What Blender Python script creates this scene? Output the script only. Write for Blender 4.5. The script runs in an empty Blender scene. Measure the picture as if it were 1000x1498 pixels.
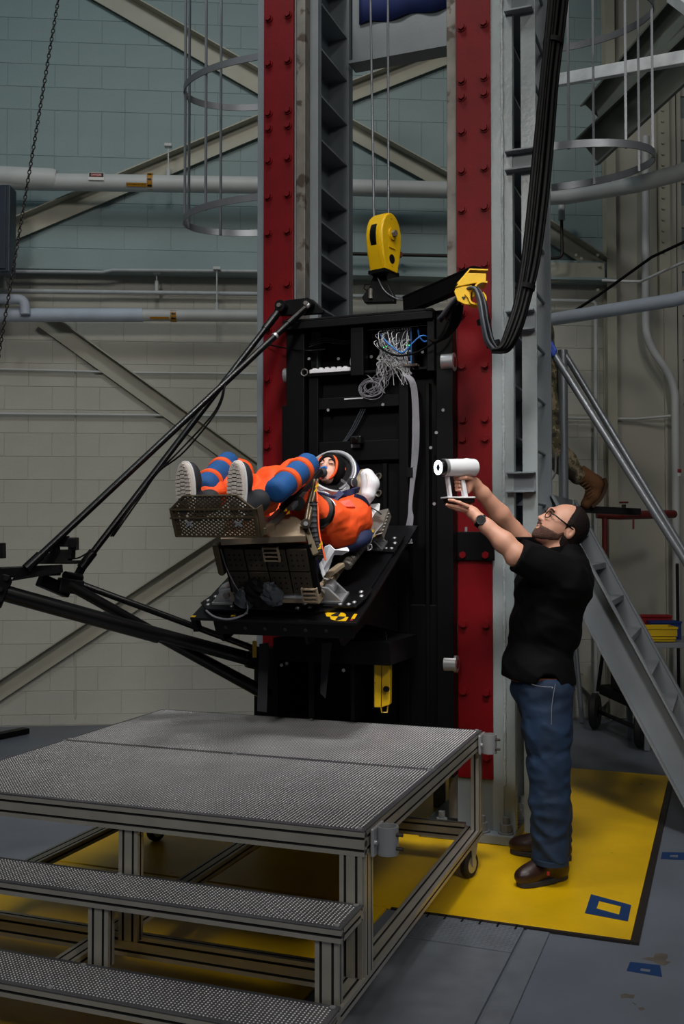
import bpy, math, random
import numpy as np
from mathutils import Vector, Matrix
random.seed(7)
SC = bpy.context.scene
COL = SC.collection

# ------------------------------------------------------------------ camera
F = 35.0 / 36.0 * 1498.0            # focal length in pixels of a 1000 x 1498 frame
CAMH = 1.60
PITCH = math.radians(1.61)
cam_d = bpy.data.cameras.new('camera'); cam_d.sensor_fit = 'VERTICAL'
cam_d.sensor_height = 36.0; cam_d.sensor_width = 24.0; cam_d.lens = 35.0; cam_d.clip_end = 100
cam = bpy.data.objects.new('camera', cam_d); COL.objects.link(cam)
cam.location = (0, 0, CAMH); cam.rotation_euler = (math.pi / 2 + PITCH, 0, 0)
SC.camera = cam

# ------------------------------------------------------------------ world, lamps, exposure
w = bpy.data.worlds.new('hall_air'); SC.world = w; w.use_nodes = True
w.node_tree.nodes['Background'].inputs[0].default_value = (0.80, 0.90, 1.0, 1)
w.node_tree.nodes['Background'].inputs[1].default_value = 0.028
SC.view_settings.view_transform = 'Standard'; SC.view_settings.look = 'None'
SC.view_settings.exposure = -0.2; SC.view_settings.gamma = 1.0
SC.view_settings.use_curve_mapping = False

def area(name, loc, target, size, energy, color, sy=None, spread=180):
    d = bpy.data.lights.new(name, 'AREA'); d.energy = energy; d.color = color
    d.shape = 'RECTANGLE'; d.size = size; d.size_y = sy or size; d.spread = math.radians(spread)
    o = bpy.data.objects.new(name, d); COL.objects.link(o); o.location = loc
    o.rotation_euler = (Vector(target) - Vector(loc)).to_track_quat('-Z', 'Y').to_euler()
    return o
area('high_bay_and_fill', (-0.9, 4.2, 7.6), (-0.2, 6.2, 1.0), 0.9, 70, (1.0, 0.96, 0.90))
area('high_bay_and_fill', (2.4, 2.6, 7.8), (1.6, 5.0, 0.0), 0.9, 56, (1.0, 0.95, 0.88))
area('high_bay_and_fill', (-3.2, 3.8, 8.6), (-1.5, 8.7, 4.5), 1.0, 33, (0.62, 0.88, 1.0))
area('high_bay_and_fill', (-2.4, -2.2, 6.2), (-0.9, 6.5, 1.3), 1.2, 42, (1.0, 0.96, 0.90), spread=84)  # front fill added behind the camera, no fixture known there
area('high_bay_and_fill', (2.6, -2.2, 6.2), (0.4, 4.6, 0.8), 1.2, 30, (1.0, 0.96, 0.90), spread=76)  # right-hand front fill, likewise added behind the camera
area('subject_fill', (0.5, 2.2, 6.4), (0.1, 4.9, 1.75), 0.8, 15, (1.0, 0.97, 0.94), spread=38)  # added fill that brightens seat and man, not a hall fixture

# ------------------------------------------------------------------ frames of reference
def V(*a): return Vector(a)
CAM = V(0, 0, CAMH)
def ray(px, py):
    x = (px - 500.0) / F; y = (749.0 - py) / F
    c, s = math.cos(PITCH), math.sin(PITCH)
    return V(x, c - y * s, s + y * c)
def at(px, py, Y):
    r = ray(px, py); return CAM + r * (Y / r.y)
def onplane(px, py, p, n):
    r = ray(px, py); return CAM + r * ((p - CAM).dot(n) / r.dot(n))
def onz(px, py, z=0.0): return onplane(px, py, V(0, 0, z), V(0, 0, 1))
TH = math.radians(21.0)                       # the tower stands turned 21 degrees
vv = V(math.cos(TH), -math.sin(TH), 0)        # along the tower's front, to the right
nn = V(-math.sin(TH), -math.cos(TH), 0)       # out of the tower's front
uu = -nn; zz = V(0, 0, 1)
RO = V(0.177, 5.57, 0)
def rig(a, b, z): return RO + vv * a + nn * b + zz * z
def rigpx(px, py, b): return onplane(px, py, rig(0, b, 0), nn)
WA = math.radians(4.4)                        # back wall, very slightly turned
ww = V(math.cos(WA), math.sin(WA), 0); wn = V(math.sin(WA), -math.cos(WA), 0)
WO = V(-1.86, 8.70, 0)
def wall(s, off, z): return WO + ww * s + wn * off + zz * z
def wallpx(px, py, off=0.0): return onplane(px, py, wall(0, off, 0), wn)
TP = math.radians(25.0)                       # the seat table tilts up to the back
tt = uu * math.cos(TP) + zz * math.sin(TP); tn = zz * math.cos(TP) - uu * math.sin(TP)
TO = V(-0.323, 4.50, 1.238)
def tab(p, q, r): return TO + vv * p + tt * q + tn * r

# ------------------------------------------------------------------ materials
def lin(c):
    f = lambda x: (x / 12.92 if x <= 0.04045 else ((x + 0.055) / 1.055) ** 2.4)
    return tuple(f(x / 255.0) for x in c) + (1,)
def mat(name, rgb, rough=0.5, metal=0.0, var=0.12, scale=6.0, bump=0.0, bscale=80.0, spec=0.5, detail=4, wear=None, emit=None, aniso=None):
    m = bpy.data.materials.new(name); m.use_nodes = True
    nt = m.node_tree; b = nt.nodes['Principled BSDF']; L = nt.links.new
    c = lin(rgb)
    tc = nt.nodes.new('ShaderNodeTexCoord')
    n1 = nt.nodes.new('ShaderNodeTexNoise'); n1.inputs['Scale'].default_value = scale; n1.inputs['Detail'].default_value = detail
    L(tc.outputs['Object'], n1.inputs['Vector'])
    r = nt.nodes.new('ShaderNodeValToRGB')
    r.color_ramp.elements[0].position = 0.3; r.color_ramp.elements[1].position = 0.7
    r.color_ramp.elements[0].color = tuple(max(0, x * (1 - var)) for x in c[:3]) + (1,)
    r.color_ramp.elements[1].color = tuple(min(1, x * (1 + var)) for x in c[:3]) + (1,)
    L(n1.outputs['Fac'], r.inputs['Fac'])
    out = r.outputs['Color']
    if wear:
        wc, thr = wear[0], wear[1]; ws = wear[2] if len(wear) > 2 else 30
        n3 = nt.nodes.new('ShaderNodeTexNoise'); n3.inputs['Scale'].default_value = ws; n3.inputs['Detail'].default_value = 6
        L(tc.outputs['Object'], n3.inputs['Vector'])
        r3 = nt.nodes.new('ShaderNodeValToRGB'); r3.color_ramp.elements[0].position = thr; r3.color_ramp.elements[1].position = min(1, thr + 0.06)
        L(n3.outputs['Fac'], r3.inputs['Fac'])
        mx = nt.nodes.new('ShaderNodeMix'); mx.data_type = 'RGBA'
        L(r3.outputs['Color'], mx.inputs[0]); L(out, mx.inputs[6]); mx.inputs[7].default_value = lin(wc)
        out = mx.outputs[2]
    L(out, b.inputs['Base Color'])
    b.inputs['Roughness'].default_value = rough; b.inputs['Metallic'].default_value = metal
    b.inputs['Specular IOR Level'].default_value = spec
    if bump:
        n2 = nt.nodes.new('ShaderNodeTexNoise'); n2.inputs['Scale'].default_value = bscale; n2.inputs['Detail'].default_value = 5
        L(tc.outputs['Object'], n2.inputs['Vector'])
        bp = nt.nodes.new('ShaderNodeBump'); bp.inputs['Strength'].default_value = bump; bp.inputs['Distance'].default_value = 0.01
        L(n2.outputs['Fac'], bp.inputs['Height']); L(bp.outputs['Normal'], b.inputs['Normal'])
    if emit:
        b.inputs['Emission Color'].default_value = lin(emit[0]); b.inputs['Emission Strength'].default_value = emit[1]
    return m
MT = {}
def mk(k, *a, **kw): MT[k] = mat(k, *a, **kw)
mk('block_cool_lit', (146, 165, 166), 0.75, var=0.05, scale=3, bump=0.25, bscale=60)  # upper blocks: cool overhead light put into the cream block colour
mk('block_cream', (190, 189, 179), 0.75, var=0.05, scale=3, bump=0.25, bscale=60)
mk('mortar_cool_lit', (138, 157, 158), 0.9)  # mortar of the upper wall, same cool light in the colour
mk('mortar_cream', (180, 179, 168), 0.9)
mk('cream_steel', (176, 174, 158), 0.5, var=0.06)
mk('panel_white', (178, 176, 164), 0.55, var=0.05, scale=2)
mk('pipe_white', (196, 200, 200), 0.5, var=0.05)
mk('pipe_grey', (176, 182, 186), 0.45, var=0.10, scale=12)
mk('pipe_wrap', (186, 198, 214), 0.6, var=0.08, bump=0.2, bscale=40)
mk('floor_grey', (102, 109, 121), 0.42, var=0.12, scale=2.5, bump=0.05, bscale=25)
mk('floor_yellow', (222, 178, 4), 0.40, var=0.10, scale=3, bump=0.06, bscale=30, wear=((150, 118, 8), 0.70, 14))
mk('plate_grey', (106, 112, 121), 0.42, var=0.14, scale=9, bump=0.05)
mk('red_paint', (110, 4, 13), 0.5, spec=0.22, var=0.10, scale=8, bump=0.06, bscale=70)
mk('grey_paint', (122, 130, 136), 0.42, var=0.08, scale=5, bump=0.05, bscale=60)
mk('grey_gloss', (150, 160, 162), 0.28, var=0.08, scale=6, bump=0.12, bscale=40)
mk('worn_steel', (120, 116, 110), 0.5, metal=0.4, var=0.3, scale=7, wear=((74, 62, 54), 0.58, 9))
mk('steel', (178, 180, 184), 0.34, metal=0.6, var=0.12)
mk('cage_steel', (128, 132, 138), 0.38, metal=0.5, var=0.1)
mk('stair_grey', (128, 134, 140), 0.5, var=0.07)
mk('tube_steel', (150, 155, 162), 0.35, metal=0.6, var=0.06)
mk('alu', (178, 174, 164), 0.36, metal=0.55, var=0.08, scale=10)
mk('slot', (36, 36, 38), 0.6)
mk('tread', (92, 92, 97), 0.42, metal=0.5, var=0.22, scale=3.5)
mk('tread_stud', (206, 206, 208), 0.4, metal=0.2)
mk('black_steel', (5, 5, 7), 0.45, var=0.3, scale=9, spec=0.22, wear=((34, 34, 36), 0.78, 22))
mk('black_plate', (7, 7, 10), 0.36, spec=0.4, var=0.3, scale=9, wear=((120, 120, 122), 0.73, 18))
mk('black_tube', (6, 7, 9), 0.30, spec=0.35, var=0.2, wear=((70, 72, 76), 0.75, 40))
mk('black_matte', (6, 6, 7), 0.7, var=0.2, spec=0.2)
mk('rubber', (18, 18, 19), 0.65)
mk('cable_black', (4, 4, 5), 0.55, spec=0.15)
mk('cable_grey', (70, 76, 84), 0.5)
mk('wire_grey', (132, 132, 140), 0.5)
mk('wire_white', (200, 202, 205), 0.5)
mk('wire_blue', (28, 108, 190), 0.5)
mk('yellow_paint', (222, 178, 8), 0.38, var=0.08, wear=((70, 58, 14), 0.70, 26))
mk('yellow_clean', (226, 180, 10), 0.4, var=0.06)
mk('orange', (235, 78, 12), 0.72, var=0.10, scale=14, bump=0.5, bscale=22)
mk('orange_flat', (236, 84, 18), 0.65, var=0.05)
mk('suit_blue', (8, 76, 138), 0.75, var=0.08, bump=0.2, bscale=120)
mk('navy', (22, 34, 74), 0.7)
mk('charcoal', (34, 36, 42), 0.7)
mk('sole', (196, 188, 182), 0.7, var=0.06)
mk('white_pad', (214, 216, 222), 0.6, var=0.03)
mk('white_plastic', (224, 226, 230), 0.3, var=0.02)
mk('helmet_shell', (44, 60, 110), 0.2, metal=0.3)
mk('bronze', (84, 74, 56), 0.40, metal=0.5, var=0.12)
mk('bronze_dark', (58, 50, 40), 0.5, metal=0.3, var=0.14)
mk('tan', (150, 134, 112), 0.6, var=0.08)
mk('skin', (206, 152, 128), 0.5, var=0.06, scale=22, bump=0.08, bscale=150)
mk('skin_pale', (222, 170, 150), 0.5, var=0.05, scale=30)
mk('hair', (24, 14, 11), 0.7, spec=0.2, var=0.3, scale=60, bump=0.6, bscale=220)
mk('beard', (92, 62, 50), 0.75, var=0.5, scale=170, bump=0.6, bscale=260)
mk('shirt', (5, 5, 8), 0.8, spec=0.15, var=0.2, bump=0.4, bscale=14)
mk('denim', (16, 40, 68), 0.8, var=0.32, scale=7, bump=0.3, bscale=30)
mk('leather', (44, 24, 20), 0.38, var=0.2, bump=0.15, bscale=40)
mk('belt', (110, 60, 36), 0.5)
mk('watch', (14, 14, 16), 0.3)
mk('glass_black', (10, 10, 12), 0.25)
mk('tan_boot', (110, 72, 40), 0.8, var=0.15, bump=0.3, bscale=60)
mk('glove_blue', (52, 88, 200), 0.5)
mk('tape_blue', (10, 50, 100), 0.6, var=0.05)
mk('stain', (92, 85, 78), 0.6, var=0.3, scale=20)
mk('banner', (12, 34, 92), 0.8, var=0.08)
mk('box_blue', (30, 46, 60), 0.4)
mk('chain', (52, 50, 50), 0.4, metal=0.8)
mk('bin_red', (140, 16, 20), 0.45); mk('bin_blue', (14, 42, 110), 0.45); mk('bin_yellow', (214, 178, 14), 0.45)
mk('pipe_red', (104, 30, 26), 0.5, var=0.15)
mk('pipe_dark', (48, 42, 40), 0.45, metal=0.4)
mk('white_label', (224, 224, 220), 0.6, var=0.02); mk('black_ink', (14, 14, 14), 0.6); mk('red_ink', (150, 24, 30), 0.6)
mk('label_yellow', (176, 122, 8), 0.5, var=0.02)
mk('led_ring', (240, 246, 255), 0.4, emit=((225, 240, 255), 14.0))
mk('led_green', (20, 220, 90), 0.4, emit=((30, 255, 120), 3.0))
mk('galv', (224, 228, 232), 0.35, metal=0.1, var=0.15, scale=9)  # base colour raised to carry the light falling on the rail
mk('green_grey', (96, 102, 96), 0.6, var=0.08)
mk('weld', (166, 173, 175), 0.3, var=0.2, scale=60)
mk('concrete_nut', (112, 116, 120), 0.5)
mk('eye_dark', (30, 22, 20), 0.3)

def camo():
    m = mat('camouflage', (112, 104, 82), 0.85)
    nt = m.node_tree; b = nt.nodes['Principled BSDF']; L = nt.links.new
    tc = nt.nodes.new('ShaderNodeTexCoord'); n = nt.nodes.new('ShaderNodeTexNoise')
    n.inputs['Scale'].default_value = 9; n.inputs['Detail'].default_value = 3; n.inputs['Roughness'].default_value = 0.6
    L(tc.outputs['Object'], n.inputs['Vector'])
    r = nt.nodes.new('ShaderNodeValToRGB'); r.color_ramp.interpolation = 'CONSTANT'
    e = r.color_ramp.elements
    e[0].position = 0; e[0].color = lin((58, 50, 40)); e[1].position = 0.40; e[1].color = lin((92, 88, 64))
    for p, c in ((0.50, (150, 136, 108)), (0.58, (110, 102, 74)), (0.66, (84, 62, 44))):
        k = e.new(p); k.color = lin(c)
    L(n.outputs['Fac'], r.inputs['Fac']); L(r.outputs['Color'], b.inputs['Base Color'])
    return m
MT['camo'] = camo()

# ------------------------------------------------------------------ mesh building
def basis(d):
    d = d.normalized(); h = V(0, 0, 1) if abs(d.z) < 0.9 else V(1, 0, 0)
    x = d.cross(h).normalized(); return x, d.cross(x).normalized()
class MB:
    def __init__(s): s.v = []; s.f = []
    def add(s, vs, fs):
        o = len(s.v); s.v += [tuple(p) for p in vs]; s.f += [tuple(i + o for i in f) for f in fs]; return s
    def box(s, c, ax, h):
        c = Vector(c); vs = []
        for k in range(8):
            vs.append(c + ax[0] * (h[0] if k & 1 else -h[0]) + ax[1] * (h[1] if k & 2 else -h[1]) + ax[2] * (h[2] if k & 4 else -h[2]))
        fs = [(0, 2, 3, 1), (4, 5, 7, 6), (0, 1, 5, 4), (2, 6, 7, 3), (0, 4, 6, 2), (1, 3, 7, 5)]
        if ax[0].cross(ax[1]).dot(ax[2]) < 0: fs = [f[::-1] for f in fs]
        return s.add(vs, fs)
    def rbox(s, a0, a1, b0, b1, z0, z1):      # box in tower axes
        return s.box(rig((a0 + a1) / 2, (b0 + b1) / 2, (z0 + z1) / 2), (vv, nn, zz), (abs(a1 - a0) / 2, abs(b1 - b0) / 2, abs(z1 - z0) / 2))
    def wbox(s, s0, s1, o0, o1, z0, z1):      # box in wall axes
        return s.box(wall((s0 + s1) / 2, (o0 + o1) / 2, (z0 + z1) / 2), (ww, wn, zz), (abs(s1 - s0) / 2, abs(o1 - o0) / 2, abs(z1 - z0) / 2))
    def tbox(s, p0, p1, q0, q1, r0, r1):      # box in seat table axes
        return s.box(tab((p0 + p1) / 2, (q0 + q1) / 2, (r0 + r1) / 2), (vv, tt, tn), (abs(p1 - p0) / 2, abs(q1 - q0) / 2, abs(r1 - r0) / 2))
    def beam(s, p0, p1, wdir, w, h):          # bar from p0 to p1; w across wdir, h across the third axis
        d = (p1 - p0); l = d.length; d = d / l
        x = (wdir - d * wdir.dot(d)).normalized(); y = d.cross(x)
        return s.box((p0 + p1) / 2, (x, y, d), (w / 2, h / 2, l / 2))
    def cyl(s, p0, p1, r0, r1=None, n=14, caps=True):
        r1 = r0 if r1 is None else r1
        p0 = Vector(p0); p1 = Vector(p1); x, y = basis(p1 - p0); vs = []
        for p, r in ((p0, r0), (p1, r1)):
            for k in range(n):
                t = 2 * math.pi * k / n; vs.append(p + x * (r * math.cos(t)) + y * (r * math.sin(t)))
        fs = [(k, (k + 1) % n, n + (k + 1) % n, n + k) for k in range(n)]
        if caps: fs += [tuple(range(n))[::-1], tuple(range(n, 2 * n))]
        return s.add(vs, fs)
    def tube(s, pts, r, n=8, caps=True, closed=False):
        pts = [Vector(p) for p in pts]; m = len(pts); vs = []
        rs = r if isinstance(r, (list, tuple)) else [r] * m
        t0 = (pts[1] - pts[0]); x, _ = basis(t0)
        for i, p in enumerate(pts):
            if closed: t = pts[(i + 1) % m] - pts[i - 1]
            else: t = pts[min(i + 1, m - 1)] - pts[max(i - 1, 0)]
            t = t.normalized(); x = (x - t * x.dot(t)).normalized(); y = t.cross(x)
            for k in range(n):
                a = 2 * math.pi * k / n; vs.append(p + x * (rs[i] * math.cos(a)) + y * (rs[i] * math.sin(a)))
        fs = []
        for i in range(m if closed else m - 1):
            j = (i + 1) % m
            fs += [(i * n + k, i * n + (k + 1) % n, j * n + (k + 1) % n, j * n + k) for k in range(n)]
        if caps and not closed: fs += [tuple(range(n))[::-1], tuple(range((m - 1) * n, m * n))]
        return s.add(vs, fs)
    def strip(s, pts, up, w, t, closed=False):     # flat bar along a path: w along up, t across
        pts = [Vector(p) for p in pts]; m = len(pts); vs = []
        ups = up if isinstance(up, list) else [up] * m
        for i, p in enumerate(pts):
            if closed: d = pts[(i + 1) % m] - pts[i - 1]
            else: d = pts[min(i + 1, m - 1)] - pts[max(i - 1, 0)]
            d.normalize(); u_ = (ups[i] - d * ups[i].dot(d)).normalized(); x = d.cross(u_)
            for a, b in ((-1, -1), (1, -1), (1, 1), (-1, 1)): vs.append(p + x * (a * t / 2) + u_ * (b * w / 2))
        fs = []
        for i in range(m if closed else m - 1):
            j = (i + 1) % m
            fs += [(i * 4 + k, i * 4 + (k + 1) % 4, j * 4 + (k + 1) % 4, j * 4 + k) for k in range(4)]
        if not closed: fs += [(3, 2, 1, 0), tuple((m - 1) * 4 + k for k in range(4))]
        return s.add(vs, fs)
    def prism(s, poly, d):                    # polygon (3-D points) pushed along d
        n = len(poly); poly = [Vector(p) for p in poly]; nr = V(0, 0, 0)
        for i in range(n): nr += poly[i].cross(poly[(i + 1) % n])
        if nr.dot(d) > 0: poly = poly[::-1]
        vs = poly + [p + d for p in poly]
        fs = [tuple(range(n)), tuple(range(n, 2 * n))[::-1]] + [(i, n + i, n + (i + 1) % n, (i + 1) % n) for i in range(n)]
        return s.add(vs, fs)
    def lathe(s, prof, c, axis, n=28, x=None, sx=1, sy=1, caps=True):       # prof: (radius, height) along axis
        axis = axis.normalized()
        if x is None: x, y = basis(axis)
        else: x = (x - axis * x.dot(axis)).normalized(); y = axis.cross(x)
        vs = []; m = len(prof)
        for r, h in prof:
            for k in range(n):
                a = 2 * math.pi * k / n; vs.append(c + axis * h + x * (r * sx * math.cos(a)) + y * (r * sy * math.sin(a)))
        fs = []
        for i in range(m - 1): fs += [(i * n + k, i * n + (k + 1) % n, (i + 1) * n + (k + 1) % n, (i + 1) * n + k) for k in range(n)]
        if caps and prof[0][0] > 1e-6: fs.append(tuple(range(n))[::-1])
        if caps and prof[-1][0] > 1e-6: fs.append(tuple(range((m - 1) * n, m * n)))
        return s.add(vs, fs)
    def ball(s, c, r, ax=None, n=14, m=8):
        ax = ax or (V(1, 0, 0), V(0, 1, 0), V(0, 0, 1)); r = r if isinstance(r, (tuple, list)) else (r, r, r); c = Vector(c); vs = []
        for i in range(m + 1):
            ph = math.pi * i / m
            for k in range(n):
                a = 2 * math.pi * k / n
                vs.append(c + ax[0] * (r[0] * math.sin(ph) * math.cos(a)) + ax[1] * (r[1] * math.sin(ph) * math.sin(a)) + ax[2] * (r[2] * math.cos(ph)))
        fs = []
        for i in range(m): fs += [(i * n + k, (i + 1) * n + k, (i + 1) * n + (k + 1) % n, i * n + (k + 1) % n) for k in range(n)]
        return s.add(vs, fs)
    def mesh(s, name, m, smooth=35):
        me = bpy.data.meshes.new(name); me.from_pydata(s.v, [], s.f); me.update()
        me.materials.append(MT[m] if isinstance(m, str) else m)
        if smooth:
            me.polygons.foreach_set('use_smooth', [True] * len(me.polygons)); me.set_sharp_from_angle(angle=math.radians(smooth))
        return me
    def build(s, name, m, parent=None, smooth=35, bevel=0):
        o = bpy.data.objects.new(name, s.mesh(name, m, smooth)); COL.objects.link(o)
        if bevel:
            b = o.modifiers.new('edge', 'BEVEL'); b.width = bevel; b.segments = 2; b.limit_method = 'ANGLE'; b.angle_limit = math.radians(40)
        hang(o, parent); return o
def hang(o, parent):
    if parent is not None:
        o.parent = parent; o.matrix_parent_inverse = parent_matrix(parent).inverted()
def parent_matrix(p):
    m = Matrix.LocRotScale(p.location, p.rotation_euler, p.scale)
    if p.parent: m = parent_matrix(p.parent) @ p.matrix_parent_inverse @ m
    return m
def put(me, name, loc, rot=None, parent=None):      # a shared mesh placed as its own object
    o = bpy.data.objects.new(name, me); COL.objects.link(o); o.location = loc
    if rot is not None: o.rotation_euler = rot.to_euler()
    hang(o, parent); return o
def tag(o, label=None, cat=None, group=None, kind=None):
    if label: o['label'] = label
    if cat: o['category'] = cat
    if group: o['group'] = group
    if kind: o['kind'] = kind
    return o
def thing(name, loc, label, cat, group=None, kind=None):
    o = bpy.data.objects.new(name, None); COL.objects.link(o); o.location = loc; o.empty_display_size = 0.1
    return tag(o, label, cat, group, kind)
def axes(x, y, z): return Matrix((x, y, z)).transposed().to_4x4()
def smoothpath(pts, n=6):                      # Catmull-Rom
    pts = [Vector(p) for p in pts]; out = []
    for i in range(len(pts) - 1):
        a = pts[max(i - 1, 0)]; b = pts[i]; c = pts[i + 1]; d = pts[min(i + 2, len(pts) - 1)]
        for k in range(n):
            t = k / n
            out.append(0.5 * ((2 * b) + (c - a) * t + (2 * a - 5 * b + 4 * c - d) * t * t + (3 * b - a - 3 * c + d) * t ** 3))
    out.append(pts[-1]); return out
def bend(pts, r, n=5):                         # polyline with rounded corners
    pts = [Vector(p) for p in pts]; out = [pts[0]]
    for i in range(1, len(pts) - 1):
        a = (pts[i - 1] - pts[i]); b = (pts[i + 1] - pts[i]); rr = min(r, a.length * 0.49, b.length * 0.49)
        A = pts[i] + a.normalized() * rr; B = pts[i] + b.normalized() * rr
        for k in range(n + 1):
            t = k / n; out.append(A * (1 - t) ** 2 + pts[i] * 2 * t * (1 - t) + B * t * t)
    out.append(pts[-1]); return out
def text(body, loc, x, y, size, m, parent, name='lettering', depth=0.0006):
    cu = bpy.data.curves.new(name, 'FONT'); cu.body = body; cu.size = size; cu.align_x = 'CENTER'; cu.align_y = 'CENTER'; cu.extrude = depth
    t = bpy.data.objects.new(name, cu); COL.objects.link(t)
    me = bpy.data.meshes.new_from_object(t.evaluated_get(bpy.context.evaluated_depsgraph_get()))
    bpy.data.objects.remove(t); me.materials.clear(); me.materials.append(MT[m])
    o = bpy.data.objects.new(name, me); COL.objects.link(o); o.location = loc
    x = x.normalized(); z = x.cross(y).normalized(); y = z.cross(x)
    o.rotation_euler = axes(x, y, z).to_euler(); hang(o, parent); return o

# ------------------------------------------------------------------ soft bodies: distance fields with smooth joins, one skin
class SDF:
    def __init__(s, lo, hi, h):
        s.lo = np.array(lo, float); s.h = h; s.n = np.ceil((np.array(hi, float) - s.lo) / h).astype(int) + 1
        s.D = np.full(s.n, 0.4, np.float32)
    def reg(s, lo, hi, pad):
        i0 = np.clip(np.floor((np.array(lo) - pad - s.lo) / s.h).astype(int), 0, s.n); i1 = np.clip(np.ceil((np.array(hi) + pad - s.lo) / s.h).astype(int) + 1, 0, s.n)
        sl = tuple(slice(a, b) for a, b in zip(i0, i1))
        g = [(np.arange(a, b) * s.h + s.lo[k]).astype(np.float32) for k, (a, b) in enumerate(zip(i0, i1))]
        return sl, g[0][:, None, None], g[1][None, :, None], g[2][None, None, :]
    def join(s, sl, d, k, mode):
        A = s.D[sl]
        if mode == 'sub':
            h = np.clip(0.5 - 0.5 * (A + d) / k, 0, 1); s.D[sl] = A * (1 - h) - d * h + k * h * (1 - h)
        else:
            h = np.clip(0.5 + 0.5 * (A - d) / k, 0, 1); s.D[sl] = A * (1 - h) + d * h - k * h * (1 - h)
    def cap(s, a, b, r0, r1=None, k=0.02, mode='add'):
        r1 = r0 if r1 is None else r1; a = np.array(a); b = np.array(b); R = max(r0, r1)
        sl, X, Y, Z = s.reg(np.minimum(a, b) - R, np.maximum(a, b) + R, k + 3 * s.h)
        ab = b - a; L2 = float(ab @ ab) + 1e-9
        t = np.clip(((X - a[0]) * ab[0] + (Y - a[1]) * ab[1] + (Z - a[2]) * ab[2]) / L2, 0, 1)
        d = np.sqrt((X - a[0] - t * ab[0]) ** 2 + (Y - a[1] - t * ab[1]) ** 2 + (Z - a[2] - t * ab[2]) ** 2) - (r0 + (r1 - r0) * t)
        s.join(sl, d, k, mode); return s
    def chain(s, pts, rs, k=0.02):
        for i in range(len(pts) - 1): s.cap(pts[i], pts[i + 1], rs[i], rs[i + 1], k)
        return s
    def ell(s, c, r, ax=None, k=0.02, mode='add'):
        c = np.array(c); ax = ax or (V(1, 0, 0), V(0, 1, 0), V(0, 0, 1)); R = max(r)
        sl, X, Y, Z = s.reg(c - R, c + R, k + 3 * s.h); X = X - c[0]; Y = Y - c[1]; Z = Z - c[2]
        q = [X * a[0] + Y * a[1] + Z * a[2] for a in ax]
        k0 = np.sqrt(sum((q[i] / r[i]) ** 2 for i in range(3))); k1 = np.sqrt(sum((q[i] / r[i] ** 2) ** 2 for i in range(3))) + 1e-6
        s.join(sl, k0 * (k0 - 1) / k1, k, mode); return s
    def rbox(s, c, hs, ax, rd=0.01, k=0.01, mode='add'):
        c = np.array(c); R = math.sqrt(sum(x * x for x in hs))
        sl, X, Y, Z = s.reg(c - R, c + R, k + 3 * s.h); X = X - c[0]; Y = Y - c[1]; Z = Z - c[2]
        q = [np.abs(X * a[0] + Y * a[1] + Z * a[2]) - (hs[i] - rd) for i, a in enumerate(ax)]
        d = np.sqrt(sum(np.maximum(x, 0) ** 2 for x in q)) + np.minimum(np.maximum(np.maximum(q[0], q[1]), q[2]), 0) - rd
        s.join(sl, d, k, mode); return s
    def pts(s):
        return [((np.arange(s.n[k]) * s.h + s.lo[k]).astype(np.float32)).reshape([-1 if i == k else 1 for i in range(3)]) for k in range(3)]
    def clip(s, p, n):          # cut away the side the normal points to
        X, Y, Z = s.pts(); n = Vector(n).normalized()
        s.D = np.maximum(s.D, (X - p[0]) * n[0] + (Y - p[1]) * n[1] + (Z - p[2]) * n[2]); return s
    def copy(s, grow=0.0):
        o = SDF.__new__(SDF); o.lo = s.lo; o.h = s.h; o.n = s.n; o.D = s.D - grow; return o
    def build(s, name, m, parent=None):
        D = s.D.copy(); D[0] = D[-1] = 1; D[:, 0] = D[:, -1] = 1; D[:, :, 0] = D[:, :, -1] = 1
        I = D < 0; C = np.zeros(tuple(x - 1 for x in D.shape), np.int8)
        cs = [(a, b, c) for a in (0, 1) for b in (0, 1) for c in (0, 1)]
        sh = lambda A, q: A[q[0]:A.shape[0] - 1 + q[0], q[1]:A.shape[1] - 1 + q[1], q[2]:A.shape[2] - 1 + q[2]]
        for q in cs: C += sh(I, q)
        act = np.argwhere((C > 0) & (C < 8)); idx = np.full(C.shape, -1, np.int64); idx[tuple(act.T)] = np.arange(len(act))
        acc = np.zeros((len(act), 3)); cnt = np.zeros(len(act))
        for i, p in enumerate(cs):
            for j, q in enumerate(cs):
                if j <= i or sum(abs(a - b) for a, b in zip(p, q)) != 1: continue
                A = D[tuple((act + p).T)].astype(float); B = D[tuple((act + q).T)].astype(float); k = (A < 0) != (B < 0)
                t = np.where(k, A / np.where(k, A - B, 1), 0)
                pos = np.array(p) + t[:, None] * (np.array(q) - np.array(p)); acc[k] += pos[k]; cnt[k] += 1
        vs = s.lo + (act + acc / cnt[:, None]) * s.h
        fs = []
        for ax in range(3):
            e = np.zeros(3, int); e[ax] = 1; o1 = np.zeros(3, int); o2 = np.zeros(3, int); o1[(ax + 1) % 3] = 1; o2[(ax + 2) % 3] = 1
            sa = tuple(slice(1, -1) if k != ax else slice(0, -1) for k in range(3)); sb = tuple(slice(1, -1) if k != ax else slice(1, None) for k in range(3))
            ch = np.argwhere(I[sa] != I[sb]) + np.array([0 if k == ax else 1 for k in range(3)])
            if not len(ch): continue
            g = lambda o: idx[tuple((ch - o).T)]
            q = np.stack([g(o1 + o2), g(o2), g(0 * o1), g(o1)], 1); fl = ~I[tuple(ch.T)]
            q[fl] = q[fl][:, ::-1]; q = q[(q >= 0).all(1)]; fs.append(q)
        fs = np.concatenate(fs)
        me = bpy.data.meshes.new(name); me.from_pydata(vs.tolist(), [], fs.tolist()); me.update()
        me.polygons.foreach_set('use_smooth', [True] * len(me.polygons)); me.materials.append(MT[m])
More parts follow.
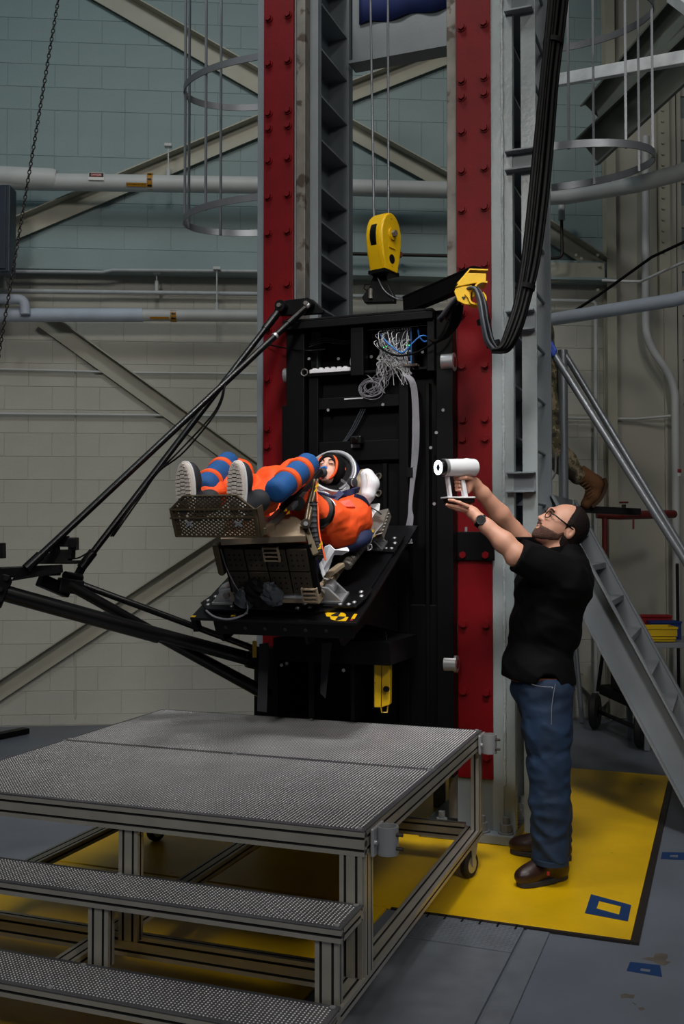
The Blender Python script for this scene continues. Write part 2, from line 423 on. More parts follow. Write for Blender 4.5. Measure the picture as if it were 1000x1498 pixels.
        o = bpy.data.objects.new(name, me); COL.objects.link(o); hang(o, parent); return o

def folds(S, amp, freq, seed, stretch=(1, 1, 1), mask=None):      # irregular cloth folds
    rs = np.random.RandomState(seed); X, Y, Z = S.pts(); X = X * stretch[0]; Y = Y * stretch[1]; Z = Z * stretch[2]; W = 0
    for k in range(5):
        a, b = rs.normal(size=3), rs.normal(size=3); a /= np.linalg.norm(a); b /= np.linalg.norm(b); f = freq * rs.uniform(.6, 1.5)
        W = W + np.sin(f * (a[0] * X + a[1] * Y + a[2] * Z) + 1.9 * np.sin(f * .55 * (b[0] * X + b[1] * Y + b[2] * Z) + rs.uniform(0, 6)) + rs.uniform(0, 6))
    W = (1 - np.abs(W) / 2.2) * amp
    S.D = (S.D - (W if mask is None else W * mask(Z / stretch[2]))).astype(np.float32)
# ================================================================== THE HALL
# floor
m = MB(); m.box(V(0, 4.5, -0.06), (V(1, 0, 0), V(0, 1, 0), zz), (6.5, 7.0, 0.05))
floor = tag(m.build('floor', 'floor_grey', None, smooth=0), 'grey-blue painted concrete hall floor', None, None, 'structure')
def slab(name, poly, z0, z1, mt, parent, bevel=0):
    mm = MB(); mm.prism([V(p.x, p.y, z0) for p in poly], V(0, 0, z1 - z0)); return mm.build(name, mt, parent, smooth=0, bevel=bevel)
# floor skin: concrete topping left of / right of the yellow plates, kept as one slab below the plates
m = MB(); m.box(V(0, 4.5, -0.008), (V(1, 0, 0), V(0, 1, 0), zz), (6.5, 7.0, 0.002)); m.build('topping', 'floor_grey', floor, smooth=0)
FRc = onz(922, 1377); right_dir = uu
yb = FRc + uu * 2.95 ; wl = 3.55
jn = FRc - vv * 0.62 + uu * 0.03
slab('yellow_plate', [FRc, yb, yb - vv * 1.9, FRc - vv * 1.9], -0.006, 0.008, 'floor_yellow', floor, 0.002)
q0 = FRc - vv * 1.91
slab('yellow_plate', [q0, q0 + uu * 2.95, q0 + uu * 2.95 - vv * 0.95, q0 - vv * 0.95], -0.006, 0.008, 'floor_yellow', floor, 0.002)
q1 = FRc - vv * 1.02 - uu * 0.015
slab('yellow_plate', [q1, q1 - uu * 1.7, q1 - uu * 1.7 - vv * 1.84, q1 - vv * 1.84], -0.006, 0.007, 'floor_yellow', floor, 0.002)
# rusty rim of the plate pit
m = MB(); m.beam(FRc + vv * 0.018 + zz * 0.001 - uu * 0.02, yb + vv * 0.018 + zz * 0.001, vv, 0.03, 0.012); m.beam(FRc - uu * 0.012 + zz * 0.001, FRc - vv * 1.0 - uu * 0.012 + zz * 0.001, uu, 0.02, 0.01)
m.build('plate_rim', 'pipe_dark', floor, smooth=0)
# grey trench covers in front of the plates
t0 = FRc - vv * 0.42 - uu * 0.03
slab('cover_plate', [t0, t0 - vv * 0.44, t0 - vv * 0.44 - uu * 0.26, t0 - uu * 0.26], -0.006, 0.007, 'plate_grey', floor, 0.002)
t1 = t0 - uu * 0.268
slab('cover_plate', [t1, t1 - vv * 0.44, t1 - vv * 0.44 - uu * 1.4, t1 - uu * 1.4], -0.006, 0.006, 'plate_grey', floor, 0.002)
slab('cover_strip', [t0 - vv * 0.452, t0 - vv * 0.585, t0 - vv * 0.585 - uu * 1.66, t0 - vv * 0.452 - uu * 1.66], -0.006, 0.004, 'plate_grey', floor, 0.002)
slab('cover_strip', [t0 + vv * 0.105, t0 + vv * 0.012, t0 + vv * 0.012 - uu * 1.66, t0 + vv * 0.105 - uu * 1.66], -0.006, 0.003, 'plate_grey', floor, 0.002)
# raised lugs of the checker plate
m = MB()
for i in range(22):
    for j in range(13):
        c = t0 - vv * (0.012 + i * 0.0196) - uu * (0.012 + j * 0.0195) + zz * 0.0078
        d = (vv + uu).normalized() if (i + j) % 2 else (vv - uu).normalized()
        m.box(c, (d, zz.cross(d), zz), (0.007, 0.0022, 0.0009))
tag(m.build('plate_lugs', 'plate_grey', floor, smooth=0), kind='stuff')
m = MB()
for i in range(6): m.beam(t0 - vv * (0.03 + i * 0.075) + zz * 0.0085 + uu * 0.012, t0 - vv * (0.03 + i * 0.075) + zz * 0.0085 - uu * 0.035, vv, 0.008, 0.002)
m.build('plate_slots', 'black_matte', floor, smooth=0)
# worn-through spots in the floor paint
def blob(name, pxs, z, mt, parent):
    P = [onz(x, y, 0) for x, y in pxs]; mm = MB(); mm.prism([V(p.x, p.y, z) for p in P], V(0, 0, 0.0008)); return mm.build(name, mt, parent, smooth=0)
FZ = -0.006
blob('bare_patch', [(937, 1400), (948, 1398), (955, 1399), (958, 1393), (966, 1392), (976, 1394), (976, 1399), (972, 1403), (981, 1405), (972, 1410), (965, 1409), (955, 1404)], FZ, 'stain', floor)
blob('bare_patch', [(907, 1453), (914, 1451), (921, 1453), (928, 1453), (926, 1458), (917, 1457), (908, 1458)], FZ, 'stain', floor)
blob('bare_patch', [(924, 1463), (930, 1466), (931, 1468), (926, 1466)], FZ, 'stain', floor)
blob('bare_patch', [(933, 1472), (940, 1471), (943, 1474), (936, 1476)], FZ, 'stain', floor)

# masking tape marks
def tape(label, outer, inner, z):
    mm = MB(); n = len(outer); P = [V(*onz(x, y)[:2], z) for x, y in outer]; Q = [V(*onz(x, y)[:2], z) for x, y in inner]
    for i in range(n):
        mm.prism([P[i], P[(i + 1) % n], Q[(i + 1) % n], Q[i]], V(0, 0, 0.0007))
    o = mm.build('tape_mark', 'tape_blue', None, smooth=0); tag(o, label, 'tape', 'blue tape marks on the floor'); return o
tape('large blue tape rectangle stuck on the yellow floor plate', [(864, 1311), (923, 1327), (918, 1351), (855, 1339)], [(876, 1321), (908, 1329), (905, 1341), (872, 1332)], 0.0085)
tape('ragged blue tape rectangle on grey floor next to bare concrete patch', [(921, 1405), (965, 1410), (968, 1427), (916, 1418)], [(937, 1414), (951, 1416), (950, 1420), (936, 1418)], FZ + 0.0005)
tape('blue tape rectangle cut by the photo edge beside the yellow plate', [(968, 1245), (1012, 1246), (1012, 1257), (966, 1255)], [(980, 1249), (991, 1249), (991, 1253), (979, 1252)], FZ + 0.0005)
m = MB(); m.prism([V(*onz(x, y)[:2], FZ + 0.001) for x, y in ((617, 1338), (628, 1341), (618, 1347), (606, 1345))], V(0, 0, 0.0007))
tag(m.build('tape_mark', 'tape_blue', None, smooth=0), 'small blue tape scrap on grey floor under the rolling steps rail', 'tape', 'blue tape marks on the floor')

# back wall of concrete blocks
ZG0, ZG1 = 3.93, 4.10
m = MB(); m.wbox(-4.2, 7.2, -0.20, 0.0015, -0.02, ZG0); wl_ = m.build('wall_back', 'mortar_cream', None, smooth=0)
tag(wl_, 'painted concrete block wall at the back of the hall', None, None, 'structure')
m = MB(); m.wbox(-4.2, 7.2, -0.20, 0.0015, ZG0, 8.6); m.build('mortar_bed', 'mortar_cool_lit', wl_, smooth=0)
BW, BH, J = 0.4064, 0.2032, 0.004
def blockmesh(nm, wd, hg, mt):
    q = MB(); x, y = wd / 2 - J / 2, hg / 2 - J / 2; e = 0.0025
    vs = [(-x, 0, -y), (x, 0, -y), (x, 0, y), (-x, 0, y), (-x, -0.0035, -y), (x, -0.0035, -y), (x, -0.0035, y), (-x, -0.0035, y), (-x + e, -0.0055, -y + e), (x - e, -0.0055, -y + e), (x - e, -0.0055, y - e), (-x + e, -0.0055, y - e)]
    vs = [(a, b + 0.0, c) for a, b, c in vs]
    fs = []
    for k in range(4):
        j = (k + 1) % 4; fs += [(k, j, 4 + j, 4 + k), (4 + k, 4 + j, 8 + j, 8 + k)]
    q.add(vs, fs + [(8, 9, 10, 11)]); return q.mesh(nm, mt, smooth=0)
BM = {}
for k, mt in (('c', 'block_cream'), ('a', 'block_cool_lit')):
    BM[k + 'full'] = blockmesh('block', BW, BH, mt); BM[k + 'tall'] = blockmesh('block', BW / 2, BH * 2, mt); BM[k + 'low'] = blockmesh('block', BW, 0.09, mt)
wrot = axes(ww, -wn, zz)
def pix(p):
    d = p - CAM; c, s = math.cos(PITCH), math.sin(PITCH); dep = d.y * c + d.z * s; up = d.z * c - d.y * s
    return 500 + F * d.x / dep, 749 - F * up / dep
def seen(p):
    x, y = pix(p)
    if y < -16 or y > 1066: return False
    if -20 < x < 388: return True
    if 512 < x < 668 and 95 < y < 450: return True
    return 806 < x < 888 and 60 < y < 1060
rest = {'c': MB(), 'a': MB()}; nblk = 0
def block(key, s_, z_):
    global nblk
    p = wall(s_, 0, z_)
    if seen(p) and nblk < 300:
        put(BM[key], 'concrete_block', p, wrot, wl_); nblk += 1
    else:
        me = BM[key]; R = wrot.to_3x3()
        rest[key[0]].add([p + R @ q.co for q in me.vertices], [tuple(f.vertices) for f in me.polygons])
S0 = (wallpx(76, 655) - WO).dot(ww)
z = 0.0; row = 0
block_rows = []
s_lo, s_hi = -3.6, 4.35
rows = [(0.045, 'low')] + [(0.09 + BH * (k + 0.5), 'full') for k in range(40)]
for r_i, (zc, kind) in enumerate(rows):
    if zc > 7.6: break
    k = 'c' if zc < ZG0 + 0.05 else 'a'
    if r_i == 26: continue
    if r_i == 25:
        s_ = S0 - BW * 9
        while s_ < s_hi:
            if s_ > s_lo: block('atall', s_ + BW / 4, zc + BH / 2)
            s_ += BW / 2
        continue
    s_ = S0 - BW * 9 + (BW / 2 if r_i % 2 else 0)
    while s_ < s_hi:
        if s_ > s_lo: block(k + kind, s_ + BW / 2, zc)
        s_ += BW
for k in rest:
    if rest[k].v: tag(rest[k].build('block_courses', 'block_cream' if k == 'c' else 'block_cool_lit', wl_, smooth=0), kind='stuff')

# wall girt: the pale steel channel that runs along the wall
m = MB(); m.wbox(-4.0, 4.3, 0.0, 0.09, ZG0 + 0.01, ZG1 + 0.02); m.wbox(-4.0, 4.3, 0.0, 0.20, ZG0 - 0.012, ZG0 + 0.01)
tag(m.build('trim_1', 'block_cool_lit', None, smooth=0), 'pale steel channel running along the wall above the pipes', None, None, 'structure')

# flat cream panel and steel posts on the right side of the wall
sR = (wallpx(899, 700) - WO).dot(ww)
m = MB(); m.wbox(sR, sR + 0.62, -0.02, 0.06, 0, 7.5); wr = m.build('wall_right', 'panel_white', None, smooth=0)
tag(wr, 'smooth cream panelled wall beside the steel column', None, None, 'structure')
m = MB(); m.wbox(sR + 0.56, sR + 0.575, 0.06, 0.066, 0, 7.5); m.build('seam', 'black_matte', wr, smooth=0)
m = MB(); m.wbox(sR + 0.44, sR + 0.56, 0.06, 0.085, 0, 7.5); m.build('batten', 'panel_white', wr, smooth=0)
m = MB()
for k in range(36):
    for j in range(4):
        m.wbox(sR + 0.625 + j * BW + (BW / 2 if k % 2 else 0), sR + 0.62 + (j + 1) * BW + (BW / 2 if k % 2 else 0), -0.02, 0.02, k * BH, k * BH + BH - J)
tag(m.build('block_courses', 'block_cream', wr, smooth=0), kind='stuff')

def steel_post(label, px, w_, d_, mt):
    s_ = (wallpx(px, 700) - WO).dot(ww); r = thing('steel_post', wall(s_, 0.02, 0), label, 'column')
    mm = MB(); mm.wbox(s_ - w_ / 2, s_ + w_ / 2, 0.02 + d_ - 0.014, 0.02 + d_, 0, 7.4); mm.build('front_flange', mt, r, smooth=0)
    mm = MB(); mm.wbox(s_ - 0.006, s_ + 0.006, 0.034, 0.02 + d_ - 0.014, 0, 7.4); mm.build('web', mt, r, smooth=0)
    mm = MB(); mm.wbox(s_ - w_ / 2, s_ + w_ / 2, 0.02, 0.034, 0, 7.4); mm.build('back_flange', mt, r, smooth=0)
    return r
steel_post('cream steel wall column between block wall and smooth panel', 889, 0.085, 0.12, 'cream_steel')

# diagonal bracing on the wall
def brace(label, p0, p1, wid):
    r = thing('diagonal_brace', (p0 + p1) / 2, label, 'brace', 'diagonal wall braces')
    d = (p1 - p0).normalized(); x = wn.cross(d)
    if x.z < 0: x = -x
    mm = MB(); mm.beam(p0, p1, x, wid, 0.012); mm.build('face_plate', 'cream_steel', r, smooth=0)
    mm = MB(); mm.beam(p0 + x * wid / 2 + wn * 0.045, p1 + x * wid / 2 + wn * 0.045, wn, 0.11, 0.010); mm.build('flange', 'cream_steel', r, smooth=0)
    return r
B = lambda a, b, off=0.05: (wallpx(a[0], a[1], off), wallpx(b[0], b[1], off))
brace('cream brace falling to the right from the top edge towards the cage', *B((102, -36), (400, 135)), 0.17)
brace('cream brace rising to the right behind the large wall pipe', *B((-20, 355), (420, 170)), 0.15)
brace('cream brace falling to the right under the white wrapped pipe', *B((60, 465), (400, 710)), 0.15)
brace('cream brace rising to the right behind the black boom tubes', *B((-30, 1030), (400, 745)), 0.15)
brace('cream brace rising to the right in the gap below the banner', *B((480, 150), (680, 72)), 0.14)
brace('cream brace falling to the right in the gap behind the hoist ropes', *B((490, 180), (690, 290)), 0.13)
brace('cream brace falling to the right beside the red valve drop pipe', *B((770, 320), (880, 392)), 0.14)

# pipes along the wall
def pipe(name, label, pts, r, mt, cat='pipe', extra=None):
    root = thing(name, pts[0], label, cat, 'wall pipes')
    mm = MB(); mm.tube(pts, r, 14); mm.build('run', mt, root, smooth=50)
    if extra: extra(root)
    return root
def ring(root, p, d, r, l, mt, name='collar'):
    mm = MB(); mm.cyl(p - d * l / 2, p + d * l / 2, r, n=16); return mm.build(name, mt, root, smooth=50)
def hanger(root, px, y0, y1, off):
    a = wallpx(px, y0, off); b = wallpx(px, y1, off)
    mm = MB(); mm.cyl(a, b, 0.006, n=8); mm.cyl(b, b + (a - b).normalized() * 0.09, 0.016, n=8); mm.box(a, (ww, wn, zz), (0.03, 0.03, 0.012)); mm.build('hanger', 'pipe_white', root)
OFF = 0.30
def steam_extra(r):
    a = wallpx(-30, 258, OFF); b = wallpx(82, 263, OFF)
    mm = MB(); mm.tube([a, b - ww * 0.02, b + ww * 0.01], [0.092, 0.092, 0.078], 16); mm.build('thick_section', 'pipe_white', r, smooth=50)
    hanger(r, 246, 213, 262, OFF)
    # pipe markers
    p = wallpx(220, 267, OFF); ring(r, p, ww, 0.0785, 0.045, 'label_yellow', 'arrow_band')
    front = wn
    for an in (-38, 0, 38):
        dd = (wn * math.cos(math.radians(an)) + zz * math.sin(math.radians(an))); side = ww
        q = p + dd * 0.079; up = ww.cross(dd)
        if up.z < 0: up = -up
        mm = MB(); mm.prism([q - side * 0.018 + up * 0.007, q + side * 0.002 + up * 0.007, q + side * 0.002 + up * 0.014, q + side * 0.02, q + side * 0.002 - up * 0.014, q + side * 0.002 - up * 0.007, q - side * 0.018 - up * 0.007], dd * 0.001); mm.build('arrow', 'black_ink', r, smooth=0)
    dd = (wn * math.cos(math.radians(-28)) + zz * math.sin(math.radians(-28))).normalized(); up = dd.cross(ww); up = up if up.z > 0 else -up
    q = wallpx(201, 268, OFF) + dd * 0.0785
    mm = MB(); mm.box(q, (ww, up, dd), (0.085, 0.015, 0.0012)); mm.build('name_strip', 'label_yellow', r, smooth=0)
    text('LOW PRESSURE STEAM', q + dd * 0.0016, ww, up, 0.0155, 'black_ink', r)
    dd = (wn * math.cos(math.radians(10)) + zz * math.sin(math.radians(10))).normalized(); up = dd.cross(ww); up = up if up.z > 0 else -up
    q = wallpx(143, 265, OFF) + dd * 0.0775
    mm = MB(); mm.box(q, (ww, up, dd), (0.064, 0.034, 0.0012)); mm.build('warning_label', 'white_label', r, smooth=0)
    mm = MB(); mm.box(q + up * 0.012 + dd * 0.001, (ww, up, dd), (0.060, 0.019, 0.0012)); mm.build('label_header', 'black_ink', r, smooth=0)
    mm = MB(); mm.box(q + up * 0.012 + dd * 0.002, (ww, up, dd), (0.042, 0.015, 0.0012)); mm.build('label_red', 'red_ink', r, smooth=0)
    text('DANGER', q + up * 0.012 + dd * 0.0036, ww, up, 0.022, 'white_label', r)
pipe('steam_pipe', 'large cream wall pipe carrying a yellow arrow band near the top', [wallpx(-60, 264, OFF), wallpx(380, 271, OFF), wallpx(690, 279, OFF)], 0.072, 'pipe_white', extra=steam_extra)
def chill_extra(r):
    mm = MB(); mm.tube([wallpx(-30, 461, 0.26), wallpx(209, 461, 0.26)], 0.058, 14); mm.build('insulation', 'pipe_wrap', r, smooth=50)
    mm = MB(); mm.tube(bend([wallpx(-30, 436, 0.34), wallpx(36, 438, 0.34), wallpx(37, 460, 0.34)], 0.06), 0.042, 12); mm.build('branch', 'pipe_wrap', r, smooth=50)
    p = wallpx(254, 462, 0.26); ring(r, p, ww, 0.0535, 0.05, 'label_yellow', 'arrow_band')
    for an in (-35, 5):
        dd = (wn * math.cos(math.radians(an)) + zz * math.sin(math.radians(an))); q = p + dd * 0.054; up = ww.cross(dd); up = up if up.z > 0 else -up
        mm = MB(); mm.prism([q + ww * 0.02 + up * 0.006, q - ww * 0.003 + up * 0.006, q - ww * 0.003 + up * 0.012, q - ww * 0.02, q - ww * 0.003 - up * 0.012, q - ww * 0.003 - up * 0.006, q + ww * 0.02 - up * 0.006], dd * 0.001); mm.build('arrow', 'black_ink', r, smooth=0)
    dd = (wn * math.cos(math.radians(-32)) + zz * math.sin(math.radians(-32))).normalized(); up = dd.cross(ww); up = up if up.z > 0 else -up
    mm = MB(); mm.box(wallpx(234, 462, 0.26) + dd * 0.0535, (ww, up, dd), (0.08, 0.009, 0.001)); mm.build('name_strip', 'label_yellow', r, smooth=0)
    hanger(r, 317, 393, 458, 0.26)
pipe('chilled_pipe', 'wall pipe half wrapped in white insulation with a small arrow band', [wallpx(150, 461, 0.26), wallpx(380, 462, 0.26), wallpx(450, 463, 0.26)], 0.052, 'pipe_white', extra=chill_extra)
def cond_extra(r): hanger(r, 229, 398, 426, 0.15); hanger(r, 7, 400, 426, 0.15)
pipe('conduit', 'thin pale conduit running just above the white wrapped pipe', [wallpx(-30, 425, 0.15), wallpx(380, 430, 0.15), wallpx(450, 431, 0.15)], 0.019, 'pipe_grey', extra=cond_extra)
pipe('conduit', 'thin pale conduit with a small kink under the wall channel', [wallpx(5, 397, 0.23), wallpx(150, 398, 0.23), wallpx(165, 395, 0.23), wallpx(380, 397, 0.23)], 0.014, 'pipe_grey')
pipe('conduit', 'upper of two thin conduits crossing the lower block wall', [wallpx(-30, 537, 0.04), wallpx(0, 540, 0.04), wallpx(190, 545, 0.04), wallpx(400, 547, 0.04)], 0.010, 'pipe_white')
pipe('conduit', 'lower of two thin conduits crossing the lower block wall', [wallpx(-30, 605, 0.04), wallpx(190, 607, 0.04), wallpx(400, 609, 0.04)], 0.011, 'pipe_white')
pipe('conduit', 'thin upright conduit on the left part of the block wall', [wallpx(110, 470, 0.012), wallpx(110, 780, 0.012), wallpx(110, 1050, 0.012)], 0.007, 'block_cream')
pipe('black_pipe', 'dark thin pipe across the gap behind the yellow hook block', [wallpx(500, 371, 0.2), wallpx(690, 375, 0.2)], 0.015, 'pipe_dark', extra=lambda r: ring(r, wallpx(585, 373, 0.2), wn, 0.022, 0.05, 'pipe_red', 'valve'))
pipe('pale_pipe', 'thin pale pipe across the gap just above the black carriage', [wallpx(500, 433, 0.15), wallpx(690, 437, 0.15)], 0.02, 'pipe_grey')
# right side pipes
pipe('steam_pipe', 'large cream pipe passing behind the right ladder cage', [at(690, 297, 8.55), at(806, 288, 8.5), at(830, 287, 8.45), at(930, 270, 8.05), at(1040, 240, 7.6)], 0.068, 'pipe_white')
pipe('chilled_pipe', 'grey-white pipe sloping over the stair handrails to the photo edge', [at(760, 470, 8.3), at(803, 468, 8.1), at(985, 439, 7.55), at(1040, 424, 7.4)], 0.052, 'pipe_wrap')
pipe('downpipe', 'cream downpipe with an offset bend on the smooth panel', bend([wallpx(944, 200, 0.22), wallpx(944, 498, 0.22), wallpx(987, 560, 0.22), wallpx(990, 1056, 0.22)], 0.16), 0.034, 'pipe_white',
     extra=lambda r: (ring(r, wallpx(990, 689, 0.22), zz, 0.0355, 0.030, 'red_ink', 'warning_band'), ring(r, wallpx(990, 694.5, 0.22), zz, 0.0354, 0.028, 'white_label', 'label_band')))
pipe('conduit', 'thin conduit level across the smooth panel behind the handrails', [wallpx(790, 611, 0.08), wallpx(930, 613, 0.10), wallpx(985, 608, 0.18)], 0.012, 'pipe_white')
pipe('drain_pipe', 'short cream pipe with dark elbow hanging under the large pipe', [wallpx(821, 290, 0.3), wallpx(821, 322, 0.3)], 0.03, 'pipe_white',
     extra=lambda r: MB().tube(bend([wallpx(821, 320, 0.3), wallpx(822, 377, 0.3), wallpx(795, 379, 0.3)], 0.05), 0.014, 10).build('elbow', 'pipe_dark', r, smooth=50))
pipe('upright_pipe', 'thin upright pale pipe with elbow beside the camouflage leg', bend([wallpx(780, 439, 0.10), wallpx(871, 441, 0.10), wallpx(871, 1040, 0.10)], 0.05), 0.017, 'pipe_white')
pipe('cable_run', 'dark rising cable crossing the smooth panel above the grey pipe', [at(820, 468, 8.3), at(875, 432, 8.2), at(953, 376, 7.9), at(1030, 340, 7.6)], 0.012, 'cable_black', cat='cable')
pipe('conduit', 'thin pale curved conduit above the sloping grey pipe', smoothpath([at(880, 410, 8.4), at(930, 412, 8.3), at(945, 408, 8.2), at(985, 390, 7.9), at(1030, 372, 7.6)]), 0.012, 'pipe_white')
# short cream beam at the right end of the girt
a, b = wallpx(806, 405, 0.1), wallpx(880, 398, 0.1)
m = MB(); m.beam(wallpx(790, 399, 0.12), wallpx(882, 399, 0.12), zz, 0.16, 0.08); hb = m.build('wall_beam', 'cream_steel', None, smooth=0, bevel=0.004)
tag(hb, 'short cream steel wall beam bolted to the wall column', 'beam')
m = MB()
for x_, y_ in ((874, 373), (876, 388), (874, 424), (842, 373), (850, 378)): m.cyl(wallpx(x_, y_, 0.16), wallpx(x_, y_, 0.185), 0.014, n=8)
m.build('rivets', 'cream_steel', hb)
# gusset shelf behind (stair landing of another flight, upper right)
def diag_beam(name, label, p0, p1, wid, dep, mt):
    r = thing(name, (p0 + p1) / 2, label, 'stringer'); d = (p1 - p0).normalized(); n_ = V(0, -1, 0); n_ = (n_ - d * n_.dot(d)).normalized(); x = n_.cross(d)
    mm = MB(); mm.beam(p0, p1, x, wid, 0.012); mm.build('web', mt, r, smooth=0)
    for sg in (-1, 1):
        mm = MB(); mm.beam(p0 + x * sg * wid / 2 + n_ * dep / 2, p1 + x * sg * wid / 2 + n_ * dep / 2, n_, dep, 0.012); mm.build('flange', mt, r, smooth=0)
    return r
diag_beam('overhead_stringer', 'upper grey-green stair stringer climbing out at the top right', at(868, 165, 7.9), at(1030, -25, 7.1), 0.20, 0.12, 'green_grey')
diag_beam('overhead_stringer', 'lower grey-green stair stringer climbing behind the right cage', at(862, 222, 7.6), at(1040, 55, 6.9), 0.24, 0.14, 'green_grey')
m = MB(); m.prism([at(868, 150, 7.92), at(985, 15, 7.3), at(1040, 45, 7.0), at(890, 215, 7.6)], V(0, 0.02, 0.02)); tag(m.build('stair_soffit', 'green_grey', None, smooth=0), 'dark sloping stair underside between the two overhead stringers', 'stair')
m = MB(); m.beam(at(808, 119, 7.2), at(1030, 79, 6.3), zz, 0.085, 0.05); tag(m.build('galvanised_rail', 'galv', None, smooth=0, bevel=0.004), 'bright galvanised rail sloping across the right ladder cage', 'rail')
m = MB(); m.beam(at(980, -8, 6.4), at(1020, 22, 6.2), V(0, -1, 0), 0.08, 0.05); tag(m.build('galvanised_bar', 'galv', None, smooth=0), 'bright bar end in the upper right corner', 'rail')
s_ = (wallpx(968, 300) - WO).dot(ww)
r = thing('riveted_post', wall(s_, 0.1, 0), 'dark riveted steel post at the upper right behind the cage', 'column')
m = MB(); m.wbox(s_ - 0.08, s_ + 0.02, 0.1, 0.13, 3.8, 7.2); m.build('plate', 'cream_steel', r, smooth=0)
m = MB()
for k in range(22): m.cyl(wall(s_ - 0.05, 0.13, 4.2 + k * 0.1), wall(s_ - 0.05, 0.145, 4.2 + k * 0.1), 0.012, n=8)
m.build('rivets', 'cream_steel', r)
# dark cabinet on the left edge
m = MB(); m.box(V(3.4, 7.3, 6.95), (V(1, 0, 0), V(0, 1, 0), zz), (1.25, 1.35, 0.05)); tag(m.build('shade_deck', 'green_grey', None, smooth=0), 'added unseen deck that shades the upper right of the hall', 'deck')  # unseen deck, added to shade the upper right corner
r = thing('wall_cabinet', at(-30, 400, 7.9), 'dark blue metal cabinet on the wall at the left edge', 'cabinet')
m = MB(); p = wallpx(15, 270, 0.7); q = wallpx(15, 398, 0.7)
m.beam(V(p.x - 0.2, p.y + 0.08, p.z), V(p.x - 0.2, p.y + 0.08, q.z), V(1, 0, 0), 0.4, 0.16); m.build('body', 'box_blue', r, smooth=0, bevel=0.01)
m = MB(); m.box(V(p.x - 0.2, p.y - 0.006, (p.z + q.z) / 2), (V(1, 0, 0), V(0, 1, 0), zz), (0.17, 0.006, 0.33)); m.build('door', 'box_blue', r, smooth=0, bevel=0.004)
# chain
m = MB(); A = at(90, -30, 6.9); Bq = at(-12, 580, 6.9); N = 100
d = (Bq - A).normalized(); x0, y0 = basis(d); L_ = (Bq - A).length / N
for k in range(N):
    c = A + (Bq - A) * ((k + 0.5) / N); x = x0 if k % 2 else y0
    m.tube([c + d * (L_ * 0.62 * math.cos(t)) + x * (0.0105 * math.sin(t)) for t in [i * math.pi / 4 for i in range(8)]], 0.0042, 5, closed=True)
tag(m.build('hoist_chain', 'chain', None, smooth=60), 'long dark link chain hanging slanted at the left', 'chain')
# black bar lying on the floor far left
m = MB(); m.beam(onz(-30, 1086) + zz * 0.02, onz(38, 1072) + zz * 0.02, V(0, 1, 0), 0.09, 0.045); tag(m.build('floor_bar', 'black_steel', None, smooth=0, bevel=0.004), 'flat black bar lying on the floor by the block wall', 'bar')
# ================================================================== THE TOWER
ROWS = [5.35, 5.16, 4.97, 4.67, 4.40, 4.105, 4.015, 3.825, 3.61, 3.395, 3.085, 2.83, 2.54, 2.25, 2.145, 1.84, 1.52, 1.15, 0.79, 0.45]
q = MB(); q.cyl(V(0, 0, 0), V(0, 0, 0.006), 0.026, n=14); q.cyl(V(0, 0, 0.006), V(0, 0, 0.022), 0.0195, n=6)
BOLT = q.mesh('bolt', 'red_paint', smooth=30)
q = MB(); q.cyl(V(0, 0, 0), V(0, 0, 0.008), 0.042, n=14); q.cyl(V(0, 0, 0.008), V(0, 0, 0.05), 0.032, n=6); q.cyl(V(0, 0, 0.05), V(0, 0, 0.085), 0.018, n=10)
ANCHOR = q.mesh('anchor_nut', 'concrete_nut', smooth=30)
q = MB(); q.cyl(V(0, 0, 0), V(0, 0, 0.004), 0.009, n=8); RIVET = q.mesh('rivet', 'steel', smooth=30)
frot = axes(vv, zz.cross(vv) * -1 if False else zz, nn)      # local Z looks out of the tower front
frot = axes(vv, zz, vv.cross(zz)); 
if vv.cross(zz).dot(nn) < 0: frot = axes(-vv, zz, nn)
